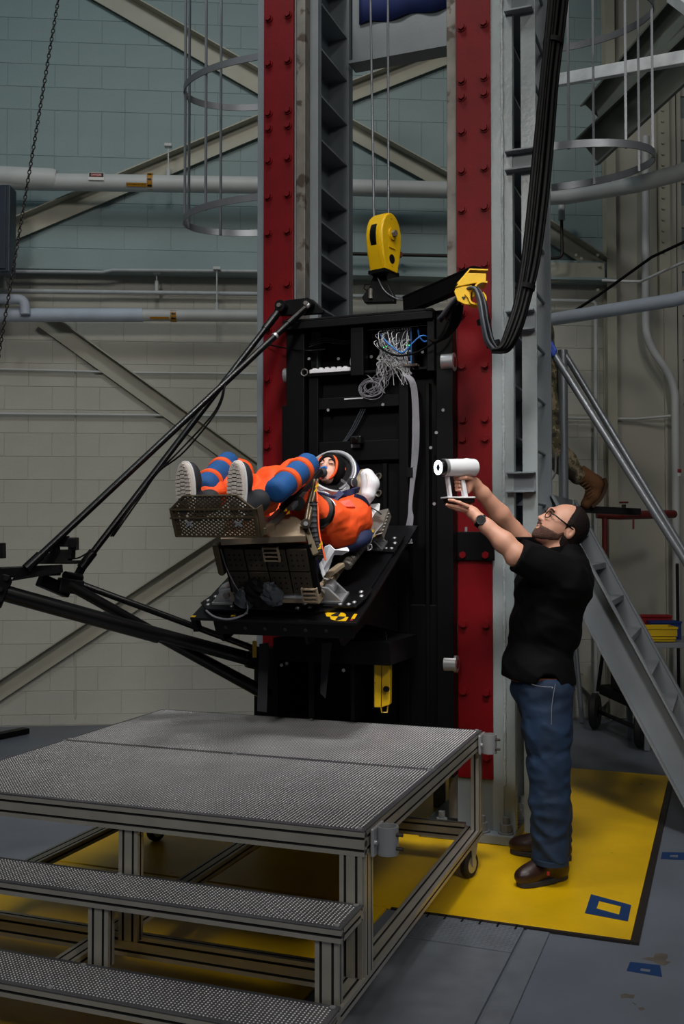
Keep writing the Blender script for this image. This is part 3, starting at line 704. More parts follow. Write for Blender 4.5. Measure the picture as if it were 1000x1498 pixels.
def column(sgn, label, top):
    r = thing('tower_column', rig(0.58 * sgn, -0.35, 0), label, 'column', 'tower columns')
    a0, a1 = (-0.725, -0.42) if sgn < 0 else (0.428, 0.79)
    B_ = lambda nm, mt, *k, bv=0.003: MB().rbox(*k).build(nm, mt, r, smooth=0, bevel=bv)
    B_('front_flange', 'grey_paint' if sgn < 0 else 'grey_gloss', a0 if sgn < 0 else 0.478, -0.478 if sgn < 0 else a1, -0.05, 0.0, 0.06, top)
    B_('web', 'grey_paint', 0.58 * sgn - 0.02, 0.58 * sgn + 0.02, -0.72, -0.05, 0.06, top, bv=0)
    B_('back_flange', 'grey_paint', a0, a1, -0.80, -0.72, 0.06, top)
    # worn guide rails on the inner edge
    i0, i1 = (-0.478, -0.421) if sgn < 0 else (0.426, 0.478)
    B_('guide_rail', 'worn_steel', i0, i1, -0.075, -0.005, 0.10, top)
    B_('rail_backing', 'grey_paint', i0 + (0.02 if sgn < 0 else -0.0), i1 + (0.05 if sgn < 0 else -0.02), -0.135, -0.08, 0.10, top)
    pl = B_('red_plate', 'red_paint', 0.58 * sgn - 0.095, 0.58 * sgn + 0.095, 0.0, 0.022, 0.33, top)
    for z in ROWS:
        for k in (-1, 1):
            if sgn < 0 and z < 2.0 and k > 0: continue
            put(BOLT, 'bolt', rig(0.58 * sgn + k * 0.062, 0.022, z), frot, r)
    # stiffener shelves between the flanges
    zs = [5.15, 4.87, 4.59, 4.30, 4.03, 3.74, 3.53, 3.33, 3.156, 3.0, 2.72, 2.44, 2.16, 1.88, 1.6, 1.32, 1.04, 0.76]
    e0, e1 = (0.58 * sgn + 0.02, a1)
    for z in zs: MB().rbox(e0, e1 - 0.01, -0.72, -0.136 if sgn < 0 else -0.052, z - 0.006, z + 0.006).build('stiffener', 'grey_paint', r, smooth=0)
    if sgn > 0:
        m = MB(); pts = []
        random.seed(3)
        for k in range(150): pts.append(rig(0.735 + random.uniform(-0.0015, 0.0015), 0.004 + random.uniform(-.002, .003), 0.3 + k * 0.034))
        m.tube(pts, [random.uniform(.006, .011) for _ in pts], 6); m.build('weld_bead', 'weld', r, smooth=60)
        MB().rbox(0.668, 0.73, -0.004, 0.008, 0.06, top).build('edge_bar', 'grey_gloss', r, smooth=0, bevel=0.003)
    # base plate and anchors
    MB().rbox(0.58 * sgn - 0.30, 0.58 * sgn + 0.213, -0.95, 0.082, 0.008, 0.06).build('base_plate', 'grey_paint', r, smooth=0, bevel=0.006)
    MB().rbox(0.58 * sgn - 0.10, 0.58 * sgn + 0.10, 0.0, 0.008, 0.06, 0.33).build('foot_plate', 'grey_paint', r, smooth=0)
    for a_, b_ in ((-0.18, 0.042), (0.04, 0.045), (0.165, 0.035), (0.165, -0.12), (0.165, -0.26), (0.165, -0.42), (0.165, -0.58)):
        put(ANCHOR, 'anchor_nut', rig(0.58 * sgn + a_, b_, 0.06), None, r)
    return r
colL = column(-1, 'grey tower column with red bolted plate, left of the black carriage', 5.5)
colR = column(1, 'grey tower column with red bolted plate behind the standing man', 5.5)
# black clamp plate on the right red plate
r = thing('clamp_plate', rig(0.58, 0.024, 1.48), 'black clamp plate across the right red column plate behind the forearm', 'plate')
MB().rbox(0.46, 0.69, 0.023, 0.035, 1.49, 1.645).build('plate', 'black_steel', r, smooth=0, bevel=0.003)
m = MB(); m.cyl(rig(0.535, 0.03, 1.645), rig(0.535, 0.03, 1.67), 0.008); m.build('stud', 'steel', r)

# crossbeam with banner
zb0 = 4.68
r = thing('cross_beam', rig(0, -0.3, zb0), 'grey steel cross beam joining the tower columns at the top', 'beam')
MB().rbox(-0.40, 0.44, -0.76, -0.74, zb0, 5.3).build('web', 'grey_paint', r, smooth=0)
MB().rbox(-0.40, 0.44, -0.80, -0.66, zb0 - 0.012, zb0 + 0.006).build('lower_flange', 'grey_paint', r, smooth=0)
m = MB(); n = 24; top = 5.2; P0 = []; P1 = []
random.seed(4)
a_l = (onplane(525, 20, rig(0, -0.725, 0), nn) - RO).dot(vv); zban = onplane(527, 36, rig(0, -0.725, 0), nn).z
for k in range(n + 1):
    a_ = a_l + (0.42 - a_l) * k / n; P0.append(rig(a_, -0.725 + 0.008 * math.sin(k * 0.9), zban + 0.012 * math.sin(k * 0.7) + 0.004 * random.random())); P1.append(rig(a_, -0.725 + 0.008 * math.sin(k * 0.9), top))
m.add(P0 + P1, [(k, k + 1, n + 2 + k, n + 1 + k) for k in range(n)])
o = m.build('banner', 'banner', None, smooth=60); sm = o.modifiers.new('cloth', 'SOLIDIFY'); sm.thickness = 0.004
tag(o, 'dark blue cloth banner hung on the cross beam at the top', 'banner')

# ladder with rungs right of the right column
r = thing('tower_ladder', rig(0.87, -0.2, 0.06), 'grey steel ladder fixed to the right side of the tower', 'ladder')
MB().rbox(0.832, 0.912, -0.03, -0.015, 0.06, 5.5).build('side_rail', 'grey_gloss', r, smooth=0, bevel=0.002)
MB().rbox(0.832, 0.915, -0.475, -0.455, 0.06, 5.5).build('side_rail', 'grey_paint', r, smooth=0, bevel=0.002)
for k in range(18):
    z = 0.35 + k * 0.29
    MB().cyl(rig(0.875, -0.03, z), rig(0.875, -0.455, z), 0.0095, n=10).build('rung', 'grey_paint', r, smooth=60)
for z in (1.90, 2.76, 3.62, 4.48):
    MB().rbox(0.755, 0.905, -0.012, 0.045, z + 0.05, z + 0.06).rbox(0.755, 0.905, -0.012, 0.045, z - 0.05, z - 0.04).rbox(0.755, 0.905, -0.014, -0.006, z - 0.05, z + 0.06).build('standoff', 'grey_paint', r, smooth=0, bevel=0.002)

# safety cages
def cage(label, cx, hoops, bars, rx, rb, bc, sgn):
    r = thing('ladder_cage', rig(cx, bc, 2.9), label, 'safety cage', 'ladder safety cages')
    hp = lambda t, z, k=0.0: rig(cx + sgn * (rx - k) * math.cos(t), bc - (rb - k) * math.sin(t), z)
    for z in hoops:
        P = [hp(-math.pi / 2 + math.pi * k / 32, z) for k in range(33)]
        P = [rig(cx - sgn * 0.10, bc + rb, z)] + P + [rig(cx - sgn * 0.10, bc - rb, z)]
        MB().strip(P, zz, 0.042, 0.007).build('hoop', 'cage_steel', r, smooth=40)
    for px, near in bars:
        best = min((abs(pix(hp(t, 4.0, 0.009))[0] - px), t) for t in [(-1 if near else 1) * k * math.pi / 400 for k in range(1, 200)])[1]
        p = hp(best, 0, 0.009)
        MB().beam(p + zz * (min(hoops) - 0.02), p + zz * 5.6, vv, 0.013, 0.013).build('bar', 'cage_steel', r, smooth=0)
    return r
cage('steel safety cage of hoops and bars left of the tower', -0.80, [3.63, 4.47, 5.31], [(264, 1), (301, 1), (273, 0), (323, 0)], 0.585, 0.325, -0.33, -1)
cage('steel safety cage of hoops and bars right of the tower', 0.98, [3.72, 4.56], [(831, 1), (915, 1), (954, 1), (868, 0), (934, 0)], 0.515, 0.315, -0.415, 1)

# ================================================================== THE CARRIAGE
CZ0, CZ1 = 0.35, 2.83
c = thing('drop_carriage', rig(0, 0.06, CZ0), 'tall black steel carriage between the red columns, full of wiring', 'carriage')
def CB(nm, *k, mt='black_steel', bv=0.003): return MB().rbox(*k).build(nm, mt, c, smooth=0, bevel=bv)
CB('back_panel', -0.44, 0.47, 0.03, 0.045, CZ0, 2.52)
CB('side_channel', -0.47, -0.36, 0.045, 0.15, CZ0, CZ1); CB('side_channel', 0.40, 0.49, 0.045, 0.13, CZ0, CZ1)
CB('side_plate', -0.50, -0.472, 0.03, 0.14, CZ0, 2.36); CB('side_rib', 0.33, 0.35, 0.045, 0.10, CZ0, 2.45)
CB('top_plate', -0.47, 0.40, -0.15, 0.20, CZ1 - 0.014, CZ1); CB('top_lip', -0.47, 0.40, 0.17, 0.20, CZ1 - 0.055, CZ1 - 0.014)
CB('box_back', -0.44, 0.40, -0.16, -0.145, 2.50, CZ1 - 0.014); CB('box_floor', -0.40, 0.40, -0.15, 0.14, 2.515, 2.53)
CB('box_end', 0.36, 0.40, -0.15, 0.17, 2.50, CZ1 - 0.014); CB('box_divider', -0.075, 0.0, 0.09, 0.17, 2.50, CZ1 - 0.02)
ap = lambda px, b: (rigpx(px, 700, b) - RO).dot(vv)
zp = lambda py, px, b: rigpx(px, py, b).z
l0, l1 = ap(451, 0.12), ap(465, 0.12); r0, r1 = ap(583, 0.13), ap(597, 0.13)
CB('upright', l0, l1, 0.045, 0.12, CZ0, zp(540, 455, 0.12)); CB('upright', r0, r1, 0.045, 0.13, CZ0, zp(522, 590, 0.13))
CB('cross_bar', l1, r0, 0.05, 0.115, zp(597, 520, 0.11), zp(580, 520, 0.11)); CB('cross_bar', l1 - 0.0, r0, 0.05, 0.11, zp(674, 520, 0.11), zp(645, 520, 0.11))
CB('lower_panel', l1, r0, 0.048, 0.07, zp(770, 520, 0.11), zp(678, 520, 0.11)); CB('divider_fin', ap(560, .1), ap(566, .1), 0.05, 0.11, zp(760, 562, .1), zp(678, 562, .1))
CB('base_panel', -0.36, 0.40, 0.045, 0.09, CZ0, 1.25)
for x_, y_ in ((554, 697), (554, 722)):
    p = rigpx(x_, y_, 0.075); MB().lathe([(0.012, 0), (0.012, 0.012), (0.018, 0.014), (0.020, 0.0)], p, nn, 16).build('bush', 'worn_steel', c, smooth=50)
p = rigpx(445, 545, 0.155); MB().tube([p + vv * (0.019 * math.cos(t)) + zz * (0.019 * math.sin(t)) for t in [i * math.pi / 8 for i in range(16)]], 0.004, 6, closed=True).build('ring_eye', 'worn_steel', c, smooth=60)
random.seed(11)
for x_, y_, b in ((438, 617, .142), (452, 525, .16), (495, 525, .05), (543, 522, .05), (618, 515, .05), (638, 633, .131), (630, 655, .131), (648, 600, .131), (635, 737, .131), (480, 600, .118), (560, 592, .118)):
    put(RIVET, 'bolt_head', rigpx(x_, y_, b), frot, c)
# rollers that run on the guide rails
for x_, y_, b, rr in ((655, 530, 0.10, 0.05), (659, 971, 0.10, 0.045), (424, 549, 0.10, 0.042)):
    p = rigpx(x_, y_, b); ro = MB().cyl(p - vv * 0.030, p + vv * 0.036, rr, n=24).build('roller', 'steel', c, smooth=40)
    MB().cyl(p + vv * 0.0361, p + vv * 0.040, rr * 0.55, n=16).build('roller_hub', 'pipe_red', ro, smooth=40)
# lettering-free data unit with its plugs, wires and lamps
r = thing('data_unit', rigpx(585, 515, 0.10), 'data unit with dense white plugs and green lamps inside the carriage', 'electronics')
p0 = rigpx(556, 482, 0.10); p1 = rigpx(602, 512, 0.10); au = lambda p: (p - RO).dot(vv)
MB().rbox(au(p0), au(p1), 0.0, 0.10, 2.532, p0.z).build('case', 'charcoal', r, smooth=0, bevel=0.003)
MB().rbox(au(p1) - 0.005, au(p1), 0.099, 0.104, 2.532, p0.z).build('blue_edge', 'wire_blue', r, smooth=0)
random.seed(5)
m = MB()
for i in range(12):
    for j in range(4):
        a_ = au(p0) + 0.008 + i * (au(p1) - au(p0) - 0.016) / 11; z_ = 2.565 + j * (p0.z - 2.565 - 0.01) / 3
        m.rbox(a_ - 0.003, a_ + 0.003, 0.10, 0.112, z_ - 0.004, z_ + 0.004)
tag(m.build('plugs', 'wire_white', r, smooth=0), kind='stuff')
for x_, y_ in ((561, 508), (565, 507), (573, 506), (586, 505), (594, 505), (598, 505)):
    MB().ball(rigpx(x_, y_, 0.103), 0.0028, n=8, m=5).build('status_lamp', 'led_green', r)
for w_i in range(56):
    a_ = au(p0) + 0.006 + random.random() * (au(p1) - au(p0) - 0.012); z_ = 2.57 + random.random() * (p0.z - 2.58)
    e_ = (rigpx(random.uniform(586, 604), 527, 0.15) - RO).dot(vv) if random.random() < 0.5 else (rigpx(random.uniform(553, 582), 540, 0.13) - RO).dot(vv)
    ze = 2.43 + random.random() * 0.10
    pts = smoothpath([rig(a_, 0.112, z_), rig(a_ + random.uniform(-.02, .02), 0.16 + random.random() * .03, z_ - 0.03), rig((a_ + e_) / 2 + random.uniform(-.02, .02), 0.165, (z_ + ze) / 2), rig(e_ + random.uniform(-.012, .012), 0.15, ze)], 5)
    MB().tube(pts, 0.0016, 5).build('wire', 'wire_white' if w_i % 3 else 'wire_grey', r, smooth=60)
# loose loops of grey wire on the carriage face
r = thing('wire_coil', rigpx(545, 578, 0.12), 'coil of grey wires hanging over the carriage cross bar', 'cable')
for k in range(9):
    cpt = rigpx(544 + random.uniform(-4, 4), 569 + random.uniform(-3, 3), 0.125 + 0.002 * k); R_ = 0.030 + 0.0045 * k; e1 = (vv + zz * random.uniform(-.35, .35)).normalized(); e2 = nn.cross(e1)
    MB().tube([cpt + e1 * (R_ * 1.15 * math.cos(t)) + e2 * (R_ * random.uniform(.76, .80) * math.sin(t)) for t in [i * math.pi / 12 for i in range(24)]], 0.0015, 5, closed=True).build('loop', 'wire_grey', r, smooth=60)
for k in range(14):
    x0_ = 560 + random.uniform(-8, 14); pts = smoothpath([rigpx(x0_, 525, 0.13), rigpx(x0_ - random.uniform(-8, 14), 545, 0.14), rigpx(548 + random.uniform(-18, 22), 560, 0.135), rigpx(540 + random.uniform(-15, 30), 575, 0.13)], 6)
    MB().tube(pts, 0.0014, 5).build('strand', 'wire_grey', r, smooth=60)
for k in range(4):
    pts = smoothpath([rigpx(518, 510, 0.10), rigpx(512 + k * 3, 530, 0.11), rigpx(520 + k * 5, 545 + k, 0.115), rigpx(536, 548, 0.12), rigpx(548, 560, 0.12)], 6)
    if k < 2: MB().tube(pts, 0.0022, 5).build('strand', 'wire_white', r, smooth=60)
for k in range(3):
    MB().tube(smoothpath([rigpx(528 + 3 * k, 598, 0.10), rigpx(515 + 3 * k, 625, 0.08), rigpx(502 + 2 * k, 646, 0.07)], 5), 0.003, 5).build('tail', 'cable_grey', r, smooth=60)
# grey ribbon harness running down the upright
r = thing('ribbon_harness', rigpx(606, 535, 0.14), 'flat grey wire harness hanging down the carriage right upright', 'cable')
for k in range(7):
    o_ = (k - 3) * 0.0052
    pts = smoothpath([rig(ap(590, .15) + o_, 0.15, 2.49), rig(ap(602, .15) + o_, 0.16, 2.46), rig(ap(607, .15) + o_, 0.15, 2.36), rig(ap(607.5, .15) + o_ * 1.1, 0.15, 2.1), rig(ap(600, .15) + o_ * 0.5, 0.15, 1.80), rig(ap(600, .15) + o_ * 0.9, 0.15, 1.72), rig(ap(596, .15) + o_ * 1.2, 0.15, 1.62), rig(ap(597, .15) + o_ * 1.3, 0.15, 1.58)], 5)
    MB().tube(pts, 0.0034, 6).build('wire', 'wire_grey', r, smooth=60)
MB().rbox(ap(591, .15), ap(612, .15), 0.13, 0.172, zp(536, 605, .15), zp(533, 605, .15)).build('clamp', 'worn_steel', r, smooth=0)
MB().rbox(ap(596, .15) , ap(604, .15), 0.142, 0.158, zp(698, 600, .15), zp(684, 600, .15)).build('tie', 'black_matte', r, smooth=0)
# blue and black patch cables
def cable(label, pts, rr, mt, nm='patch_cable', grp='loose cables on the carriage', n=7):
    o = MB().tube(smoothpath(pts, n), rr, 7).build(nm, mt, None, smooth=60); return tag(o, label, 'cable', grp)
cable('bright blue cable dipping in front of the white plugs', [rigpx(556, 490, .15), rigpx(570, 505, .19), rigpx(588, 516, .195), rigpx(602, 503, .19), rigpx(617, 491, .17), rigpx(632, 496, .14)], 0.0042, 'wire_blue')
cable('second blue cable hooking up at the right end of the box', [rigpx(611, 478, .10), rigpx(613, 492, .14), rigpx(622, 500, .16), rigpx(630, 490, .15), rigpx(636, 485, .10)], 0.0042, 'wire_blue')
cable('black cable sagging below the white plugs to the right', [rigpx(552, 496, .14), rigpx(556, 508, .19), rigpx(580, 520, .21), rigpx(610, 515, .21), rigpx(640, 496, .23), rigpx(655, 470, .24)], 0.006, 'cable_black')
cable('black cable crossing the left red plate into the box', [rigpx(388, 503, .06), rigpx(415, 509, .12), rigpx(448, 513, .18), rigpx(475, 511, .12)], 0.0045, 'cable_black')
# white terminal strip lying in the left compartment
r = thing('terminal_strip', rigpx(485, 514, 0.12), 'pale terminal strip under coiled black leads in the carriage box', 'electronics')
MB().rbox(ap(453, .14), ap(513, .14), 0.10, 0.15, 2.531, 2.553).build('strip', 'white_pad', r, smooth=0, bevel=0.003)
for k in range(6): MB().rbox(ap(457 + k * 9, .14), ap(462 + k * 9, .14), 0.11, 0.14, 2.553, 2.562).build('terminal', 'wire_white', r, smooth=0)
for k in range(3): MB().tube(smoothpath([rigpx(452, 508 - k * 3, .15), rigpx(475, 501 - k * 3, .13), rigpx(505, 503 - 2 * k, .12), rigpx(523, 498 - 3 * k, .10)], 5), 0.005, 6).build('lead', 'cable_black', r, smooth=60)
# small camera above the helmet
r = thing('small_camera', rigpx(522, 645, 0.15), 'small black camera clipped to the carriage above the helmet', 'camera')
p = rigpx(522, 644, 0.15); MB().box(p, (vv, nn, zz), (0.032, 0.03, 0.022)).build('body', 'black_plate', r, smooth=0, bevel=0.006)
MB().cyl(p + nn * 0.03, p + nn * 0.045 - zz * 0.004, 0.014, n=16).build('lens', 'glass_black', r)
MB().rbox(ap(516, .1), ap(528, .1), 0.09, 0.13, zp(655, 520, .12), zp(648, 520, .12)).build('clip', 'steel', r, smooth=0)
p = rigpx(517, 583, 0.118); o = MB().box(p, (vv, nn, zz), (0.055, 0.002, 0.004)).build('tie_strap', 'wire_white', None, smooth=0); tag(o, 'short white strap lying on the carriage cross bar', 'strap')

# cable guide arm, yellow clamp and big cable loop
r = thing('cable_bracket', rigpx(600, 440, 0.15), 'black steel channel arm slanting up from the carriage top', 'bracket')
pa, pb = rigpx(590, 446, 0.10), at(693, 402, 4.92)
d = (pb - pa).normalized(); sd = d.cross(zz).normalized()
MB().beam(pa, pb, zz, 0.085, 0.010).build('web', 'black_steel', r, smooth=0, bevel=0.002)
up_ = sd.cross(d)
MB().beam(pa + up_ * 0.042 - sd * 0.02, pb + up_ * 0.042 - sd * 0.02, sd, 0.055, 0.010).build('upper_flange', 'black_steel', r, smooth=0, bevel=0.002)
MB().beam(pa - up_ * 0.042 - sd * 0.02, pb - up_ * 0.042 - sd * 0.02, sd, 0.055, 0.010).build('lower_flange', 'black_steel', r, smooth=0, bevel=0.002)
r = thing('cable_saddle', at(688, 425, 4.88), 'yellow curved steel cable saddle at the end of the black arm', 'cable guide')
YP = lambda pts, Y, d: MB().prism([at(x_, y_, Y) for x_, y_ in pts], V(0, d, 0))
YP([(666, 420), (684, 399), (711, 400), (710.5, 412), (692, 414.5)], 4.83, 0.012).build('front_plate', 'yellow_clean', r, smooth=0, bevel=0.003)
MB().strip([at(667, 419, 4.89), at(685, 398, 4.89), at(711, 399, 4.89)], V(0, 1, 0), 0.11, 0.007).build('top_plate', 'yellow_clean', r, smooth=0)
YP([(664, 426), (667, 421), (678, 418), (690, 417), (692, 422), (688, 430), (688, 440), (690, 446), (680, 445.5), (669, 440)], 4.835, 0.012).build('side_lobe', 'yellow_clean', r, smooth=0, bevel=0.003)
MB().strip(smoothpath([at(710, 417, 4.88), at(702, 416.5, 4.88), at(695, 420, 4.88), at(691, 428, 4.88), at(690, 438, 4.88)], 5), V(0, 1, 0), 0.12, 0.009).build('saddle', 'yellow_clean', r, smooth=50)
MB().strip(smoothpath([at(679, 432, 4.86), at(684, 437, 4.86), at(688, 445, 4.86), at(698, 447, 4.86), at(707, 444, 4.86), at(708.5, 437, 4.86), at(704, 430, 4.86)], 5), V(0, 1, 0), 0.07, 0.009).build('lower_saddle', 'yellow_clean', r, smooth=50)
MB().prism([at(675, 434, 4.832), at(681, 434, 4.832), at(678, 439, 4.832)], V(0, 0.004, 0)).build('warning_mark', 'black_ink', r, smooth=0)
# grey cables from the saddle down to the loop, and up the ladder
r = thing('umbilical_cable', at(728, 515, 4.80), 'thick bundle of dark cables looping from the saddle up the ladder', 'cable')
random.seed(21)
for k in range(12):
    ox, oy = random.uniform(-1, 1), random.uniform(-1, 1)
    j = lambda x, y, Y, s_: at(x + ox * s_, y + oy * s_ * 0.5, Y + oy * 0.03)
    pts = [j(650, 468, 5.05, 9), j(672, 436, 4.92, 5), j(693, 422, 4.84, 4), j(704, 440, 4.80, 5), j(709, 470, 4.78, 5), j(716, 500, 4.78, 6), j(726, 514, 4.78, 5)]
    MB().tube(smoothpath(pts, 5), 0.0075, 7).build('cable', 'cable_grey' if k % 3 else 'cable_black', r, smooth=60)
for k in range(30):
    ox, oy = random.uniform(-1, 1) * 1.15, random.uniform(-1, 1)
    j = lambda x, y, Y, s_: at(x + ox * s_, y + oy * s_ * 0.4, Y + oy * 0.04)
    pts = [j(723, 513, 4.78, 4), j(738, 509, 4.78, 6), j(752, 480, 4.80, 8), j(764, 440, 4.84, 8), j(776, 380, 4.88, 10), j(786, 300, 4.92, 11), j(794, 220, 4.95, 11), j(803, 120, 4.95, 10), j(814, 20, 4.95, 11), j(822, -60, 4.95, 12)]
    MB().tube(smoothpath(pts, 6), 0.0105, 7).build('cable', 'cable_black', r, smooth=60)
for px_, py_, w_ in ((707, 470, 6.5), (721, 503, 7), (768, 420, 11), (809, 62, 12)):
    cpt = at(px_, py_, 4.80 if px_ < 760 else (4.85 if px_ < 800 else 4.95)); R_ = w_ * 4.85 / F
    dd = (V(0.25, 0, -1) if px_ < 730 else V(0.2, 0, 1)).normalized()
    MB().cyl(cpt - dd * 0.012, cpt + dd * 0.012, R_ + 0.012, n=16).build('tie_wrap', 'black_matte', r)
# carriage side loom hanging from saddle to the box
for k in range(5):
    pts = [at(676 - k * 3, 446, 4.95), at(672 - k * 4, 470 + k * 2, 5.0), at(655 - 4 * k, 492 + k * 2, 5.05), at(636 - 2 * k, 500 - k, 5.1)]
    MB().tube(smoothpath(pts, 5), 0.007, 6).build('tail', 'cable_black', r, smooth=60)

# hoist: hook block on two wire ropes
r = thing('hook_block', at(558, 440, 5.45), 'yellow hoist hook block hanging on two wire ropes', 'hoist')
HY = 5.47; fw = V(0.55, -0.83, 0).normalized(); sdv = V(0.83, 0.55, 0)
cpt = at(561, 350, HY); th_ = 0.105
out = []
for x_, y_ in ((-70, 0),): pass
R_ = 0.135
poly = []
for k in range(17):
    t = math.radians(-10 + 200 * k / 16); poly.append(V(R_ * math.cos(t), R_ * math.sin(t), 0))
poly += [V(-0.115, -0.10, 0), V(-0.078, -0.195, 0), V(0.078, -0.195, 0), V(0.115, -0.10, 0)]
# block plates lie in the plane (sdv2, z); its broad face looks right-front
face_n = V(0.80, -0.60, 0).normalized(); face_x = V(0.60, 0.80, 0)
to3 = lambda p, o=0.0: cpt + face_x * (p.x * 0.72) + zz * p.y + face_n * o
m = MB(); m.prism([to3(p, 0.02) for p in poly], face_n * 0.035); m.build('side_plate', 'yellow_paint', r, smooth=30, bevel=0.008)
m = MB(); m.prism([to3(p, -0.055) for p in poly], face_n * 0.035); m.build('side_plate', 'yellow_paint', r, smooth=30, bevel=0.008)
pe = [p for p in poly if p.y < -0.05 or abs(p.x) > 0.11]
m = MB(); m.strip([to3(p * 0.98) for p in poly[8:] ], face_n, 0.075, 0.012); m.build('guard', 'yellow_paint', r, smooth=40)
m = MB(); m.strip([to3(p * 0.98) for p in poly[:6][::-1] ], face_n, 0.075, 0.012); m.build('guard', 'yellow_paint', r, smooth=40)
m = MB(); m.strip([to3(V(-0.1, -0.193, 0)), to3(V(0.1, -0.193, 0))], face_n, 0.11, 0.02); m.build('bottom', 'black_steel', r, smooth=0)
m = MB(); m.cyl(to3(V(0, 0, 0), -0.018), to3(V(0, 0, 0), 0.018), 0.11, n=28); m.build('sheave', 'black_steel', r)
m = MB(); m.cyl(to3(V(0.0, 0.02, 0), 0.055), to3(V(0.0, 0.02, 0), 0.064), 0.034, n=18); m.build('pin_washer', 'yellow_paint', r)
m = MB(); m.cyl(to3(V(0.0, 0.02, 0), 0.064), to3(V(0.0, 0.02, 0), 0.082), 0.018, n=6); m.build('pin_nut', 'worn_steel', r, smooth=0)
m = MB(); m.cyl(to3(V(0.0, -0.12, 0), 0.05), to3(V(0.0, -0.12, 0), 0.0565), 0.026, n=18); m.build('eye_hole', 'black_matte', r)
m = MB(); m.box(to3(V(0.0, -0.055, 0), 0.057), (face_x, zz, face_n), (0.03, 0.006, 0.004)); m.build('name_bar', 'yellow_paint', r, smooth=0)
for x_, yb2 in ((541, 335), (567, 320)):
    pt = at(x_, -40, HY); pbm = at(547 if x_ < 550 else 568, yb2, HY)
    MB().cyl(pt, pbm, 0.0065, n=8).build('wire_rope', 'cage_steel', r, smooth=60)
# black lifting lug under the hook
r = thing('lifting_lug', rigpx(556, 447, 0.0), 'black lifting lug with shackle pin on top of the carriage', 'lug')
P = [(537, 446), (533, 438), (545, 421), (550, 405), (564, 404), (572, 420), (580, 436), (580, 445)]
MB().prism([rigpx(x_, y_, 0.02) for x_, y_ in P], nn * 0.05).build('plate', 'black_steel', r, smooth=0, bevel=0.004)
p = rigpx(542, 429, 0.075); MB().cyl(p - zz * 0.03, p + zz * 0.025, 0.013, n=14).build('pin', 'worn_steel', r)
MB().tube([rigpx(x_, y_, 0.07) for x_, y_ in ((536, 425), (532, 421), (534, 416), (540, 416))], 0.004, 6).build('ring', 'cable_black', r)
MB().cyl(rigpx(557, 412, 0.04), at(560, 392, HY), 0.016, n=10).build('hook_shank', 'yellow_paint', r)
MB().tube(smoothpath([rigpx(552, 406, 0.09), rigpx(562, 425, 0.10), rigpx(578, 436, 0.08), rigpx(590, 438, 0.05)], 5), 0.003, 6).build('lanyard', 'wire_grey', r)

# strut brackets at the upper left corner of the carriage
r = thing('strut_bracket', rigpx(430, 450, 0.14), 'black bracket with two ball joints at the carriage top corner', 'bracket')
P = [(404, 455), (408, 443), (425, 440), (452, 437), (460, 440), (476, 455), (474, 460), (445, 462), (412, 463)]
MB().prism([rigpx(x_, y_, 0.10) for x_, y_ in P], nn * 0.03).build('plate', 'black_steel', r, smooth=0, bevel=0.004)
for x_, y_ in ((413, 449), (452, 446)):
    p = rigpx(x_, y_, 0.14); MB().cyl(p - nn * 0.01, p + nn * 0.04, 0.032, n=18).build('joint_boss', 'black_plate', r, smooth=40); MB().cyl(p + nn * 0.04, p + nn * 0.055, 0.013, n=6).build('joint_bolt', 'worn_steel', r, smooth=0)
# ================================================================== SEAT TABLE
t = thing('seat_table', tab(0, 0.5, -0.1), 'tilted black seat table cantilevered from the carriage', 'table')
HW = 0.413
MB().prism([tab(-HW, 0.0, 0), tab(HW, 0.0, 0), tab(HW, 1.04, 0), tab(-HW, 1.04, 0)], tn * -0.014).build('base_board', 'black_plate', t, smooth=0, bevel=0.002)
MB().prism([tab(-0.36, 0.14, 0), tab(-0.33, 0.08, 0), tab(0.20, 0.06, 0), tab(0.37, 0.14, 0), tab(0.385, 0.20, 0), tab(0.385, 0.84, 0), tab(0.30, 0.84, 0), tab(-0.30, 0.84, 0), tab(-0.36, 0.80, 0)], tn * 0.016).build('top_board', 'black_plate', t, smooth=0, bevel=0.002)
MB().prism([tab(0.20, 0.66, 0.016), tab(0.395, 0.66, 0.016), tab(0.395, 0.86, 0.016), tab(0.20, 0.86, 0.016)], tn * 0.012).build('mount_plate', 'black_plate', t, smooth=0, bevel=0.002)
MB().prism([tab(0.22, 0.10, 0.016), tab(0.38, 0.10, 0.016), tab(0.40, 0.18, 0.016), tab(0.40, 0.28, 0.016), tab(0.22, 0.28, 0.016)], tn * 0.010).build('mount_plate', 'black_plate', t, smooth=0, bevel=0.002)
MB().prism([tab(-0.40, 0.10, 0.016), tab(-0.34, 0.04, 0.016), tab(-0.16, 0.04, 0.016), tab(-0.16, 0.24, 0.016), tab(-0.36, 0.24, 0.016)], tn * 0.012).build('mount_plate', 'black_plate', t, smooth=0, bevel=0.002)
q = MB(); q.ball(V(0, 0, 0), (0.011, 0.011, 0.006), n=10, m=6); STUD = q.mesh('stud', 'steel', smooth=60)
trot = axes(vv, tt, tn)
for p_, q_, r_ in ((-0.37, .12, .028), (-.35, .16, .028), (-.31, .20, .028), (-.22, .07, .028), (-.20, .10, .028), (-.35, .08, .028), (.10, .09, .016), (.16, .10, .016), (.12, .13, .016), (.17, .14, .016), (.36, .14, .026), (.375, .2, .026), (.36, .24, .026), (.34, .12, .026), (.30, .12, .026), (.37, .70, .028), (.37, .76, .028), (.34, .70, .028), (.35, .82, .028)):
    put(STUD, 'stud', tab(p_, q_, r_), trot, t)
